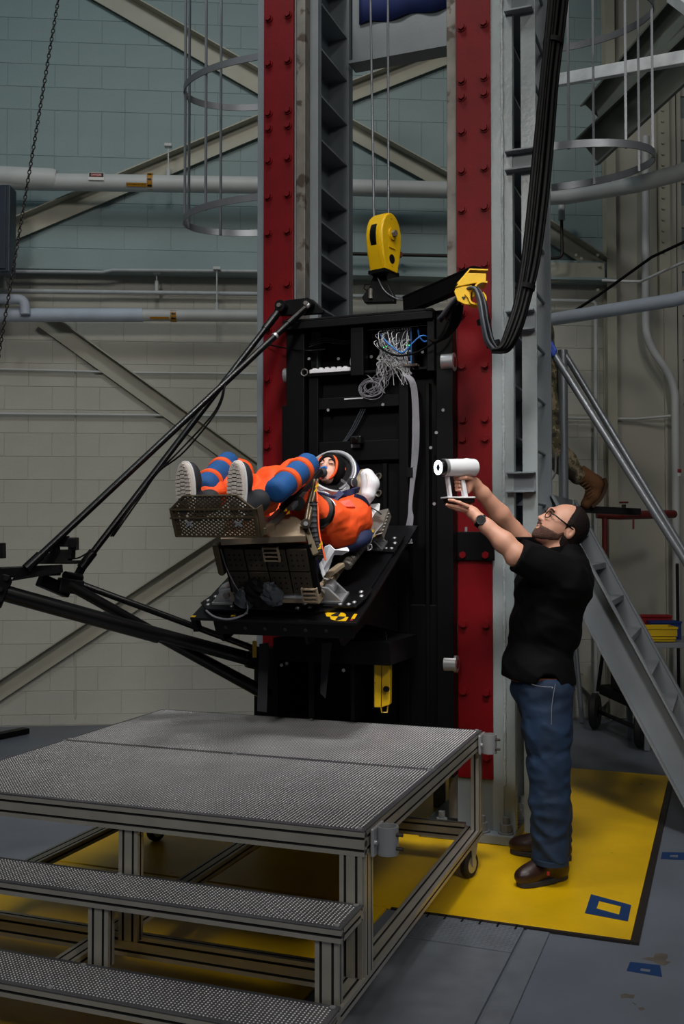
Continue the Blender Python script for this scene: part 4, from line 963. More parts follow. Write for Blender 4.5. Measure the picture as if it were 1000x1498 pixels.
# yellow-black target mark on the board's front corner
mk_c = tab(0.31, 0.05, 0.0006)
MB().prism([mk_c + vv * -.075 + tt * .034, mk_c + vv * -.055 - tt * 0.002, mk_c - tt * .002, mk_c - tt * .038, mk_c + vv * .05 - tt * .038, mk_c + vv * .05 - tt * .002, mk_c, mk_c + tt * .034], tn * 0.0006).build('target_mark', 'yellow_clean', t, smooth=0)
for k in range(4):
    a0 = k * math.pi / 2; P = [mk_c + tn * 0.0012] + [mk_c + tn * 0.0012 + vv * (0.036 * math.cos(a0 + i * math.pi / 16)) + tt * (0.036 * math.sin(a0 + i * math.pi / 16)) for i in range(9)]
    MB().prism(P, tn * 0.0005).build('target_quadrant', 'black_ink' if k % 2 else 'yellow_clean', t, smooth=0)
MB().box(tab(0.385, 0.055, 0.001), (vv, tt, tn), (0.008, 0.022, 0.0006)).build('mark_bar', 'yellow_clean', t, smooth=0)
MB().box(tab(0.383, 0.022, 0.001), (vv, tt, tn), (0.006, 0.005, 0.0006)).build('mark_dot', 'red_ink', t, smooth=0)
for p_, q_ in ((-0.40, 0.012), (-0.20, 0.03)): MB().box(tab(p_, q_, 0.001), (vv, tt, tn), (0.012, 0.007, 0.0006)).build('corner_mark', 'yellow_clean', t, smooth=0)
# frame under the board
MB().beam(tab(-0.30, 0.02, -0.05), tab(HW - 0.03, 0.02, -0.05), tn, 0.075, 0.02).build('front_rail', 'black_steel', t, smooth=0, bevel=0.002)
for k in range(6): MB().cyl(tab(-0.24 + k * 0.1, 0.011, -0.05), tab(-0.24 + k * 0.1, 0.006, -0.05), 0.008, n=8).build('rail_bolt', 'charcoal', t)
for p_ in (-0.30, 0.13, 0.30):
    MB().prism([tab(p_, 0.02, -0.014), tab(p_, 0.98, -0.014), tab(p_, 0.98, -0.014) - zz * 0.52, tab(p_, 0.34, -0.2), tab(p_, 0.05, -0.15)], vv * 0.016).build('gusset', 'black_steel', t, smooth=0)
MB().prism([tab(-0.41, 0.0, -0.014), tab(-0.385, 0.0, -0.014), tab(-0.385, 0.04, -0.014), tab(-0.41, 0.04, -0.014)], tn * -0.06).build('hook_tab', 'black_steel', t, smooth=0)
# beam and plates below the table, down to the carriage
s = thing('support_frame', rig(-0.05, 0.3, 0.7), 'black welded support frame under the seat table', 'frame')
MB().rbox(-0.33, 0.30, 0.16, 0.62, 0.985, 1.10).build('box_beam', 'black_steel', s, smooth=0, bevel=0.003)
MB().rbox(-0.34, -0.31, 0.10, 0.60, 0.70, 0.985).build('side_plate', 'black_steel', s, smooth=0)
MB().rbox(0.08, 0.10, 0.10, 0.58, 0.70, 0.985).build('side_plate', 'black_steel', s, smooth=0)
MB().rbox(-0.14, -0.11, 0.56, 0.60, 0.70, 0.985).build('post', 'black_steel', s, smooth=0)
MB().prism([rig(-0.33, 0.2, 0.70), rig(0.09, 0.2, 0.56), rig(0.09, 0.2, 0.48), rig(-0.33, 0.2, 0.62)], nn * 0.26).build('skid_plate', 'black_steel', s, smooth=0)
for a_, z_ in ((-.29, .96), (-.26, .97), (.05, .95)): put(RIVET, 'bolt_head', rig(a_, 0.60, z_), frot, s)
p = at(392, 1010, 5.15); MB().rbox(-0.66, -0.50, 0.05, 0.16, 0.36, 0.99).build('side_box', 'black_steel', s, smooth=0)
# hanging straps
for px_, lab in ((386, 'wide black strap hanging at the left end of the support frame'), (478, 'narrow black strap hanging below the middle of the seat table')):
    o = MB().prism([at(px_ - 7, 942, 4.93), at(px_ + 7, 940, 4.93), at(px_ + 4 if px_ < 400 else px_ - 2, 1042 if px_ < 400 else 1022, 4.93), at(px_ - 10, 1040 if px_ < 400 else 1014, 4.93)], V(0, 0.006, 0)).build('hanging_strap', 'charcoal', None, smooth=0); tag(o, lab, 'strap')
# yellow lock bar
r = thing('lock_bar', at(559, 1040, 4.95), 'yellow steel lock bar hanging upright below the seat table', 'lock bar')
P = [(548, 941), (571, 941), (570, 1033), (547, 1034)]; PY = 4.98
MB().prism([at(x_, y_, PY) for x_, y_ in ((547, 942), (558, 942), (557, 1035), (547, 1035))], V(0.0, 0.06, 0)).build('side_face', 'yellow_paint', r, smooth=0, bevel=0.004)
MB().prism([at(x_, y_, PY) for x_, y_ in ((558.5, 941), (571, 942), (570, 1031), (557.5, 1035))], V(0.012, 0.05, 0)).build('front_face', 'yellow_paint', r, smooth=0, bevel=0.004)
for y_ in (967, 1008): MB().cyl(at(564, y_, PY - 0.02), at(566, y_, PY + 0.01), 0.014, n=14).build('hole', 'black_matte', r)
MB().tube([at(x_, y_, PY + 0.02) for x_, y_ in ((557, 1034), (558, 1042), (566, 1042), (567, 1032))], 0.004, 6).build('loop', 'yellow_paint', r)
MB().cyl(at(566, 941, PY + 0.02), at(562, 915, PY + 0.1), 0.004, n=6).build('hanger_wire', 'cable_black', r)
o = MB().prism([at(x_, y_, 5.0) for x_, y_ in ((369, 938), (375, 938), (375, 962), (369, 962))], V(0, 0.02, 0)).build('yellow_tab', 'yellow_paint', None, smooth=0); tag(o, 'small yellow bar end behind the boom joint', 'bar')

# silver brackets that hold the seat to the table
def silver(label, p_, q_, sx):
    r = thing('seat_bracket', tab(p_, q_, 0.028), label, 'bracket', 'silver seat brackets')
    b_ = lambda a, b, c: tab(p_ + a * sx, q_ + b, 0.026 + c)
    MB().prism([b_(-.05, -.05, 0), b_(.06, -.05, 0), b_(.06, .05, 0), b_(-.05, .05, 0)], tn * 0.012).build('foot', 'steel', r, smooth=0, bevel=0.002)
    for y_ in (-0.045, 0.033): MB().prism([b_(-.05, y_, .012), b_(.055, y_, .012), b_(.0, y_, .075), b_(-.05, y_, .085)], tt * 0.012).build('cheek', 'steel', r, smooth=0, bevel=0.002)
    MB().cyl(b_(-.03, -.06, .055), b_(-.03, .06, .055), 0.016, n=14).build('pin', 'worn_steel', r)
    MB().lathe([(0.026, -0.03), (0.028, 0.0), (0.022, 0.03)], b_(-.005, 0, .06), tt, 14).build('knob', 'steel', r, smooth=40)
silver('silver clevis bracket at the near right corner of the seat', 0.25, 0.17, 1)
silver('silver clevis bracket beside the white slab at the far corner of the seat', 0.27, 0.72, 1)
silver('silver clevis bracket at the left front of the seat', -0.27, 0.13, -1)

# ================================================================== SEAT
s = thing('crew_seat', tab(0, 0.4, 0.04), 'bronze and tan reclined crew seat with perforated panels', 'seat')
# base rails
for p_ in (-0.19, 0.20): MB().tbox(p_ - 0.022, p_ + 0.022, 0.07, 0.86, 0.05, 0.085).build('base_rail', 'tan', s, smooth=0, bevel=0.003)
MB().tbox(-0.21, 0.22, 0.055, 0.075, 0.06, 0.11).build('front_sill', 'tan', s, smooth=0, bevel=0.003)
MB().tbox(-0.10, 0.20, 0.05, 0.08, 0.085, 0.105).build('white_edge', 'white_pad', s, smooth=0, bevel=0.005)
# perforated panels, two rows of four
pw = 0.108
q = MB(); 
for i in (-1, 0, 1):
    for j in (-1, 0, 1): q.cyl(V(i * 0.026, j * 0.026, 0), V(i * 0.026, j * 0.026, 0.0008), 0.0042, n=8)
HOL = q.mesh('holes', 'black_matte', smooth=0)
q.mesh('x', 'black_matte')
for i in range(4):
    for j in range(2):
        pc = tab(-0.185 + (i + 0.5) * pw * 0.94, 0.045, 0.17 + j * 0.112); 
        pn = MB().box(pc, (vv, tn, tt), (pw * 0.94 / 2 - 0.003, 0.053, 0.006)).build('panel', 'bronze_dark', s, smooth=0, bevel=0.002)
        put(HOL, 'holes', pc - tt * 0.0072, axes(vv, -tn, -tt) if vv.cross(-tn).dot(-tt) > 0 else axes(vv, tn, -tt), pn)
MB().tbox(-0.20, 0.24, 0.055, 0.075, 0.11, 0.35).build('pan_back', 'black_matte', s, smooth=0)
# ladder-like vents
for (p_, r_, n_) in ((0.015, 0.315, 4), (0.165, 0.115, 4)):
    m = MB(); m.tbox(p_, p_ + 0.006, 0.025, 0.04, r_ - 0.035, r_ + 0.035); m.tbox(p_ + 0.07, p_ + 0.076, 0.025, 0.04, r_ - 0.035, r_ + 0.035)
    for k in range(n_): m.tbox(p_, p_ + 0.076, 0.025, 0.04, r_ - 0.033 + k * 0.02, r_ - 0.028 + k * 0.02)
    m.build('vent_grille', 'tan', s, smooth=0)
# crumpled wrapped bundles hanging in front of the pan
random.seed(9)
for p_, r_, mt_, k_ in ((-0.12, 0.10, 'cable_grey', 1.0), (0.02, 0.12, 'cable_grey', 1.1), (-0.05, 0.13, 'black_matte', 1.3)):
    m = MB(); m.ball(tab(p_, 0.02, r_), (0.05 * k_, 0.03, 0.05 * k_), (vv, tt, tn), 12, 8)
    m.v = [tuple(Vector(v_) + V(random.uniform(-.009, .009), random.uniform(-.009, .009), random.uniform(-.009, .009))) for v_ in m.v]
    m.build('wrapped_bundle', mt_, s, smooth=0)
MB().tube(smoothpath([tab(-0.19, 0.03, 0.34), tab(-0.175, 0.02, 0.25), tab(-0.15, 0.02, 0.16), tab(-0.10, 0.0, 0.09), tab(-0.11, -0.0, 0.03)], 5), 0.003, 5).build('wire', 'wire_grey', s)
MB().tube(smoothpath([tab(-0.33, 0.02, 0.03), tab(-0.28, -0.0, 0.01), tab(-0.2, -0.01, 0.005), tab(-0.13, 0.02, 0.02), tab(-0.11, 0.03, 0.07)], 5), 0.005, 5).build('wire', 'wire_grey', s)
# left round end housing
MB().prism([tab(-0.235, 0.03, 0.21), tab(-0.215, 0.03, 0.20), tab(-0.20, 0.03, 0.21), tab(-0.20, 0.03, 0.36), tab(-0.235, 0.03, 0.36)], tt * 0.05).build('end_housing', 'bronze', s, smooth=0, bevel=0.01)
# seat pan ledge (tan) and its slotted rail
pl = [at(398, 785, 4.30), at(448, 785, 4.30), at(440, 762, 4.42), at(415, 752, 4.42), at(392, 770, 4.33)]
MB().prism([at(322, 788, 4.30), at(447, 783, 4.30), at(443, 762, 4.45), at(425, 752, 4.5), at(330, 760, 4.48)], V(0, 0.02, -0.03)).build('pan_ledge', 'tan', s, smooth=0, bevel=0.004)
a_, b_ = at(384, 776, 4.25), at(413, 748, 4.45)
MB().beam(a_, b_, zz, 0.035, 0.03).build('slotted_rail', 'cage_steel', s, smooth=0, bevel=0.003)
for k in range(3):
    c_ = a_ + (b_ - a_) * (0.3 + 0.22 * k); MB().box(c_ + V(0.004, -0.0165, 0), ((b_ - a_).normalized(), V(0, 1, 0), zz), (0.014, 0.002, 0.006)).build('rail_slot', 'black_matte', s, smooth=0)
for x_ in (381, 386): MB().cyl(at(x_, 772 - (x_ - 381), 4.22), at(x_, 772 - (x_ - 381), 4.25), 0.007, n=10).build('rail_knob', 'steel', s)
MB().beam(at(415, 744, 4.42), at(466, 690, 4.65), zz, 0.025, 0.05).build('leg_rest_rail', 'black_steel', s, smooth=0, bevel=0.003)
MB().beam(at(424, 744, 4.40), at(446, 722, 4.5), zz, 0.02, 0.03).build('side_slide', 'cage_steel', s, smooth=0, bevel=0.003)
# side arm, two straight bronze bars with a bolted pivot
for da in (0, 9):
    m = MB(); m.tube([at(446 + da * .4, 770, 4.36), at(452 + da * .5, 735, 4.42), at(460 + da * .5, 702, 4.5)], [0.012, 0.010, 0.008], 8); m.build('arm_bar', 'bronze', s, smooth=50)
m = MB(); m.beam(at(447, 773, 4.36), at(462, 812, 4.33), V(0, 1, 0), 0.02, 0.03); m.build('lower_arm', 'bronze', s, smooth=0, bevel=0.004)
MB().cyl(at(447, 766, 4.30), at(447, 766, 4.38), 0.022, n=18).build('pivot', 'bronze_dark', s, smooth=40)
MB().cyl(at(447, 766, 4.285), at(447, 766, 4.30), 0.010, n=12).build('pivot_bolt', 'steel', s, smooth=40)
# dark corrugated hose beside the arm
P = smoothpath([at(458, 735, 4.42), at(459, 770, 4.4), at(464, 800, 4.38), at(468, 815, 4.36)], 14); R_ = [0.020 + (0.004 if i % 3 == 0 else 0) for i in range(len(P))]
MB().tube(P, R_, 10).build('hose', 'charcoal', s, smooth=20)
MB().tube(smoothpath([at(462, 705, 4.47), at(465, 745, 4.4), at(467, 780, 4.37), at(476, 820, 4.33)], 6), 0.004, 6).build('red_tube', 'orange_flat', s)
MB().lathe([(0.0, 0), (0.030, 0.0), (0.034, 0.01), (0.030, 0.02), (0.012, 0.022)], at(437, 737, 4.45), V(-0.3, -1, 0), 18).build('hand_wheel', 'charcoal', s, smooth=40)
for x_, y_, Y_ in ((463, 710, 4.38), (461, 717, 4.38), (417, 746, 4.34), (421, 750, 4.34), (469, 795, 4.33), (467, 801, 4.33), (544, 777, 4.75), (546, 784, 4.75)):
    c_ = at(x_, y_, Y_); MB().prism([c_ + V(-.009, 0, -.009), c_ + V(.009, 0, -.004), c_ + V(.006, 0, .012)], V(0, 0.003, 0)).build('yellow_marker', 'yellow_clean', s, smooth=0)
# ribbed side rails, white slab and crumpled white harness on the right
a_, b_ = at(506, 828, 4.62), at(531, 795, 4.80)
m = MB(); P = [a_ + (b_ - a_) * (i / 24) for i in range(25)]; m.tube(P, [0.026 if i % 3 else 0.020 for i in range(25)], 12); m.build('spring_tube', 'worn_steel', s, smooth=20)
a_, b_ = at(548, 785, 4.78), at(560, 752, 4.98)
MB().beam(a_, b_, V(1, 0, 0.4), 0.075, 0.05).build('ribbed_rail', 'worn_steel', s, smooth=0, bevel=0.003)
for k in range(7):
    c_ = a_ + (b_ - a_) * ((k + 0.5) / 7); MB().box(c_ + V(0, -0.03, 0), ((b_ - a_).normalized(), V(0, 1, 0), V(1, 0, 0.3).normalized()), (0.006, 0.008, 0.034)).build('rail_rib', 'alu', s, smooth=0)
MB().prism([at(536, 776, 4.85), at(541, 738, 4.98), at(556, 737, 5.0), at(554, 752, 4.98), at(548, 772, 4.86)], V(0.0, 0.03, 0.004)).build('white_slab', 'white_plastic', s, smooth=0, bevel=0.004)
random.seed(15)
m = MB(); Pm = [(468, 838), (474, 800), (482, 796), (490, 804), (508, 800), (511, 806), (500, 812), (488, 812), (480, 836), (472, 842)]
m.prism([at(x_, y_, 4.44 + random.uniform(-.02, .02)) for x_, y_ in Pm], V(0, 0.02, 0)); m.build('white_harness', 'white_pad', s, smooth=0, bevel=0.004)
MB().prism([at(466, 826, 4.42), at(470, 820, 4.42), at(476, 840, 4.42), at(472, 846, 4.42)], V(0, 0.015, 0)).build('white_harness', 'white_pad', s, smooth=0, bevel=0.003)
m = MB(); m.tube(smoothpath([at(538, 805, 4.66), at(543, 803, 4.66), at(543, 797, 4.66), at(538, 797, 4.66), at(538, 803, 4.66), at(548, 780, 4.72), at(560, 766, 4.8)], 5), 0.003, 6); m.build('release_pin', 'steel', s)
MB().beam(at(478, 842, 4.48), at(500, 826, 4.60), zz, 0.02, 0.03).build('link', 'tan', s, smooth=0, bevel=0.003)
MB().tube(smoothpath([at(541, 742, 4.97), at(552, 748, 4.93), at(562, 758, 4.92), at(564, 770, 4.95)], 6), 0.003, 6).build('lead', 'cable_black', s)
MB().tbox(-0.16, 0.16, 0.12, 0.9, 0.10, 0.15).build('back_pad', 'navy', s, smooth=0, bevel=0.02)
# footrest: bronze tray of crossing bars with a rim
fr = thing('foot_rest', at(315, 787, 4.0), 'bronze perforated foot rest plate in front of the shoes', 'foot rest')
O_ = at(315, 755, 3.98); fx = (vv * 1.0).normalized(); fy = (tn * 0.8 + zz * 0.2).normalized(); fn = fx.cross(fy)
if fn.y > 0: fn = -fn
def fpt(px, py):
    p = onplane(px, py, O_, fn); d = p - O_; return (d.dot(fx), d.dot(fy))
poly = [fpt(*p) for p in ((268, 724), (347, 723), (374, 744), (381, 786), (258, 785), (249, 744))]
f3 = lambda p, o=0.0: O_ + fx * p[0] + fy * p[1] + fn * o
# rim
def inset(poly, k):
    c_ = (sum(p[0] for p in poly) / len(poly), sum(p[1] for p in poly) / len(poly)); return [(c_[0] + (p[0] - c_[0]) * k, c_[1] + (p[1] - c_[1]) * k) for p in poly]
m = MB(); inn = inset(poly, 0.93)
for i in range(6):
    j = (i + 1) % 6; m.prism([f3(poly[i]), f3(poly[j]), f3(inn[j]), f3(inn[i])], fn * 0.010)
m.build('rim', 'bronze', fr, smooth=0, bevel=0.002)
def clipline(poly, n_, c_):
    pts = []
    for i in range(len(poly)):
        a, b = poly[i], poly[(i + 1) % len(poly)]; da = a[0] * n_[0] + a[1] * n_[1] - c_; db = b[0] * n_[0] + b[1] * n_[1] - c_
        if (da < 0) != (db < 0): t_ = da / (da - db); pts.append((a[0] + (b[0] - a[0]) * t_, a[1] + (b[1] - a[1]) * t_))
    return pts if len(pts) == 2 else None
m = MB()
for an in (55, 125):
    n_ = (math.cos(math.radians(an)), math.sin(math.radians(an))); c_ = -0.3
    while c_ < 0.3:
        L_ = clipline(inn, n_, c_)
        if L_ and math.dist(*L_) > 0.004: m.beam(f3(L_[0], 0.003), f3(L_[1], 0.003), fn, 0.004, 0.0055)
        c_ += 0.0125
tag(m.build('mesh_bars', 'bronze', fr, smooth=0), kind='stuff')
for y_ in (744, 756): 
    a, b = fpt(250, y_ + 1), fpt(376, y_); MB().beam(f3(a, 0.008), f3(b, 0.008), fy, 0.008, 0.008).build('cross_rib', 'bronze', fr, smooth=0, bevel=0.002)
for x_ in (279, 350):
    c_ = fpt(x_, 765); m = MB()
    for an in (35, 145): d_ = (math.cos(math.radians(an)) * 0.018, math.sin(math.radians(an)) * 0.018); m.beam(f3((c_[0] - d_[0], c_[1] - d_[1]), 0.010), f3((c_[0] + d_[0], c_[1] + d_[1]), 0.010), fn, 0.006, 0.008)
    m.build('spring_clip', 'steel', fr, smooth=0)
m = MB(); a, b = fpt(347, 723), fpt(381, 786)
MB().prism([f3(fpt(374, 744)), f3(fpt(381, 786)), f3(fpt(381, 786)) - fn * 0.05, f3(fpt(374, 744)) - fn * 0.05], fx * 0.006).build('side_wall', 'bronze', fr, smooth=0)
MB().prism([f3(fpt(249, 744)), f3(fpt(258, 785)), f3(fpt(258, 785)) - fn * 0.05, f3(fpt(249, 744)) - fn * 0.05], fx * -0.006).build('side_wall', 'bronze', fr, smooth=0)
MB().beam(f3(fpt(381, 780)) - fn * 0.02, at(398, 770, 4.25), zz, 0.03, 0.03).build('arm', 'bronze', fr, smooth=0, bevel=0.003)

# ================================================================== RECLINED CREW MEMBER
pr = thing('person', tab(0, 0.3, 0.12), 'person in orange flight suit and open helmet, lying on the seat', 'person')
kneeL, kneeR = at(430, 694, 4.60), at(348, 694, 4.62)
ankL, ankR = at(362, 746, 4.14), at(287, 742, 4.14)
hipL, hipR = tab(0.10, 0.25, 0.25), tab(-0.10, 0.25, 0.25)
shL, shR = tab(0.225, 0.60, 0.255), tab(-0.16, 0.60, 0.23)
elL = at(497, 772, 4.62); wrL = at(455, 738, 4.50)
S = SDF((-0.95, 3.95, 1.2), (0.35, 5.3, 2.15), 0.0085)
S.chain([hipL, kneeL], [0.082, 0.062], 0.03); S.chain([hipR, kneeR], [0.082, 0.062], 0.03)
S.chain([kneeL, ankL], [0.060, 0.048], 0.03); S.chain([kneeR, ankR], [0.060, 0.048], 0.03)
# loose trouser cloth between shins
S.ell(at(400, 698, 4.46), (0.075, 0.10, 0.045), k=0.04); S.ell(at(355, 706, 4.36), (0.055, 0.09, 0.05), k=0.04); S.ell(at(385, 735, 4.3), (0.05, 0.08, 0.05), k=0.04)
S.ell(at(312, 722, 4.28), (0.06, 0.10, 0.05), k=0.03)
S.chain([tab(0, 0.26, 0.22), tab(0, 0.40, 0.20), tab(0.03, 0.58, 0.20)], [0.125, 0.13, 0.125], 0.05)
S.chain([shR, tab(0.05, 0.60, 0.20), shL], [0.080, 0.10, 0.088], 0.04)
S.chain([shL, at(512, 760, 4.70), elL], [0.088, 0.092, 0.086], 0.03); S.chain([elL, at(482, 757, 4.56), wrL], [0.086, 0.072, 0.052], 0.03)
S.chain([shR, tab(-0.27, 0.42, 0.27), tab(-0.2, 0.18, 0.3)], [0.075, 0.065, 0.05], 0.03)
# fabric folds
folds(S, 0.007, 34, 3); folds(S, 0.003, 75, 8)
S.build('suit', 'orange', pr)
# navy side panels and yoke
def band(nm, c0, c1, r_, w_, mt, ax=None):
    d = (c1 - c0).normalized(); P = []; x, y = basis(d)
    return MB().lathe([(r_ * 0.96, -w_ / 2), (r_, -w_ / 2 + 0.003), (r_, w_ / 2 - 0.003), (r_ * 0.96, w_ / 2)], (c0 + c1) / 2, d, 26).build(nm, mt, pr, smooth=50)
band('arm_ring', at(465, 748, 4.50), at(469, 750.5, 4.53), 0.078, 0.052, 'black_plate')
band('arm_ring', at(468, 750, 4.52), at(471, 751.5, 4.54), 0.081, 0.010, 'steel')
MB().strip(smoothpath([at(497, 725, 4.83), at(505, 722, 4.75), at(516, 719, 4.73), at(524, 716, 4.8)], 5), V(0.3, 0, 1), 0.028, 0.012).build('yoke_strap', 'navy', pr, smooth=50)
MB().strip(smoothpath([at(519, 727, 4.70), at(530, 731, 4.74), at(537, 742, 4.80), at(538, 750, 4.86)], 5), V(0.2, 0, 1), 0.03, 0.016).build('yoke_strap', 'navy', pr, smooth=50)
MB().strip(smoothpath([at(484, 736, 4.72), at(492, 728, 4.74), at(499, 722, 4.76)], 5), V(0.8, 0, 1), 0.028, 0.03).build('yoke_strap', 'navy', pr, smooth=50)
m = MB(); m.prism([at(491, 734, 4.585), at(512, 730, 4.605), at(520, 742, 4.60), at(502, 741, 4.575)], V(0.0, 0.03, -0.01)); m.build('sleeve_patch', mat('faded_patch', (226, 96, 80), 0.7), pr, smooth=0, bevel=0.004)
MB().strip(smoothpath([at(462, 726, 4.80), at(470, 728, 4.74), at(480, 732, 4.72), at(490, 733, 4.74)], 5), V(0.2, -.2, 1), 0.05, 0.02).build('chest_panel', 'navy', pr, smooth=50)
MB().strip(smoothpath([at(463, 721, 4.82), at(472, 722, 4.76), at(480, 725, 4.75)], 5), V(0.2, -.2, 1), 0.02, 0.02).build('chest_tab', 'white_pad', pr, smooth=50)
m = MB(); m.ball(at(503, 786, 4.70), (0.14, 0.12, 0.06), (vv, tt, tn), 16, 10); m.build('side_panel', 'navy', pr, smooth=60)
# blue cylinders strapped along the shins
def tubepack(e0, e1, rr, straps):
    d = (e1 - e0).normalized(); L_ = (e1 - e0).length
    o = MB().lathe([(0.0, -0.004), (rr * 0.55, -0.003), (rr * 0.86, 0.004), (rr, 0.022), (rr * 1.01, L_ / 2), (rr, L_ - 0.02), (rr * 0.85, L_ - 0.003), (0.0, L_)], e0, d, 28).build('blue_tube', 'suit_blue', pr, smooth=60)
    for s_ in straps: MB().lathe([(rr + 0.002, s_ * L_ - 0.018), (rr + 0.007, s_ * L_ - 0.014), (rr + 0.007, s_ * L_ + 0.014), (rr + 0.002, s_ * L_ + 0.018)], e0, d, 28).build('strap', 'orange_flat', o, smooth=40)
tubepack(at(401, 721, 4.16), at(453, 677, 4.46), 0.054, (0.36, 0.72))
tubepack(at(297, 715, 4.20), at(335, 675, 4.62), 0.052, (0.22, 0.66))
# shoes, soles towards the viewer
def sneaker(px, py, Y, lean):
    c_ = at(px, py, Y); L_ = (zz * 1.0 + vv * lean * 0.3 + tn * 0.2).normalized(); fnrm = (-tt * 0.9 - vv * 0.25).normalized(); fnrm = (fnrm - L_ * fnrm.dot(L_)).normalized(); x = L_.cross(fnrm).normalized()
    if x.x < 0: x = -x
    prof = []
    for k in range(28):
        t_ = 2 * math.pi * k / 28; h = math.sin(t_); w_ = 0.047 + 0.004 * h
        if h < -0.2: w_ *= 0.92
        prof.append(c_ + x * (w_ * math.copysign(abs(math.cos(t_)) ** 0.75, math.cos(t_))) + L_ * (0.125 * math.copysign(abs(h) ** 0.9, h)))
    shoe = MB(); 
    Sx = SDF(tuple(c_ - V(.16, .2, .2)), tuple(c_ + V(.16, .25, .2)), 0.007)
    Sx.ell(c_ + L_ * 0.05 - fnrm * 0.04, (0.046, 0.045, 0.075), (x, fnrm, L_), 0.02); Sx.ell(c_ - L_ * 0.06 - fnrm * 0.05, (0.042, 0.07, 0.06), (x, fnrm, L_), 0.03); Sx.cap(c_ - L_ * 0.06 - fnrm * 0.05, c_ - L_ * 0.04 - fnrm * 0.14, 0.045, 0.05, 0.03)
    sh = Sx.build('shoe', 'charcoal', pr)
    so = MB().prism(prof, -fnrm * 0.028).build('sole', 'sole', sh, smooth=40, bevel=0.008)
    m = MB()
    for i in range(-7, 8):
        h_ = i * 0.0158; w_ = 0.046 * max(0.25, 1 - abs(h_ / 0.128) ** 3) * (0.92 if i < -1 else 1)
        for k in (-1, 0, 1):
            cc = c_ + L_ * (h_ + (0.004 if k == 0 else 0)) + x * (k * w_ * 0.62) + fnrm * 0.003; m.box(cc, (x, L_, fnrm), (w_ * 0.28, 0.0058, 0.004))
    m.build('tread_lugs', 'sole', so, smooth=0)
    MB().tube([p_ - fnrm * 0.016 for p_ in prof], 0.005, 6, closed=True).build('sole_edge', 'white_pad', sh, smooth=60)
sneaker(269, 721, 4.03, -0.1); sneaker(344, 720, 4.03, 0.1)
# head, hood, mask
hc = at(482, 689, 4.985)
hf = V(-0.28, -0.87, 0.38).normalized(); hs = hf.cross(zz).normalized(); hu = hs.cross(hf).normalized()
H = lambda a, b, c_: hc + hf * a + hs * b + hu * c_
K = 0.72
Sx = SDF(tuple(hc - V(.14, .14, .16)), tuple(hc + V(.14, .14, .14)), 0.0045)
E = lambda c_, r_, k=0.012, mode='add': Sx.ell(H(*[q_ * K for q_ in c_]), tuple(q_ * K for q_ in r_), (hf, hs, hu), k, mode)
E((-.01, 0, .03), (.095, .076, .095)); E((.04, 0, -.05), (.055, .056, .068), .03); E((.083, 0, -.10), (.02, .024, .018), .02)
Sx.cap(H(.085 * K, 0, .02 * K), H(.112 * K, 0, -.02 * K), .009, .0125, .01); E((.085, .032, .018), (.014, .02, .011), .008, 'sub'); E((.085, -.032, .018), (.014, .02, .011), .008, 'sub')
E((.072, .034, .016), (.018, .018, .014), .006); E((.072, -.034, .016), (.018, .018, .014), .006); E((.094, 0, -.056), (.012, .024, .006), .006); E((.092, 0, -.070), (.012, .02, .006), .006)
Sx.cap(H(-.03, 0, -.05), H(-.035, 0, -.085), .03, .03, .02)
Sx.build('head', 'skin_pale', pr)
for sg in (-1, 1):
    MB().strip(smoothpath([H(.090 * K, sg * .018 * K, .016 * K), H(.093 * K, sg * .033 * K, .011 * K), H(.086 * K, sg * .048 * K, .015 * K)], 4), hu, 0.0022, 0.004).build('eyelid', 'hair', pr, smooth=50)
    MB().strip(smoothpath([H(.094 * K, sg * .016 * K, .036 * K), H(.093 * K, sg * .036 * K, .041 * K), H(.082 * K, sg * .052 * K, .035 * K)], 4), hu, 0.005, 0.004).build('eyebrow', 'hair', pr, smooth=50)
# black comm cap around the face with an orange rim
Sc = SDF(tuple(hc - V(.15, .15, .16)), tuple(hc + V(.15, .15, .15)), 0.005)
Sc.ell(H(-.014, 0, .010), (.090, .078, .092), (hf, hs, hu), .01); Sc.ell(H(.075, 0, -.008), (.07, .047, .060), (hf, hs, hu), .008, 'sub')
Sc.build('comm_cap', 'black_matte', pr)
rim = [H(.060 - 0.012 * abs(math.sin(t_)), .056 * math.cos(t_), .068 * math.sin(t_) - .004) for t_ in [k * math.pi / 16 for k in range(32)]]
MB().tube(rim, 0.007, 7, closed=True).build('cap_rim', 'orange_flat', pr, smooth=60)
for k in range(5):
    p_ = at(497 + k * 2, 678 + k * 1.4 + 1, 4.975); MB().beam(p_ - zz * (0.016 - 0.001 * k), p_ + zz * (0.014 - 0.003 * k), V(1, 0, 0), 0.0045, 0.004).build('cap_stripe', 'orange_flat', pr, smooth=0)
MB().lathe([(0.0, .0), (.022, 0.0), (.024, .012), (.014, .022), (0, .023)], H(.085, 0, -.052), (hf * .9 - hu * .4), 16).build('breathing_mask', 'charcoal', pr, smooth=50)
MB().tube(smoothpath([H(.10, -.02, -.04), H(.104, -.012, -.03), H(.10, .012, -.035)], 5), 0.006, 6).build('mask_valve', 'wire_blue', pr, smooth=60)
MB().tube(smoothpath([H(.09, .03, -.05), H(.085, .04, -.07), H(.06, .045, -.09)], 5), 0.005, 6).build('mask_strap', 'wire_white', pr, smooth=60)
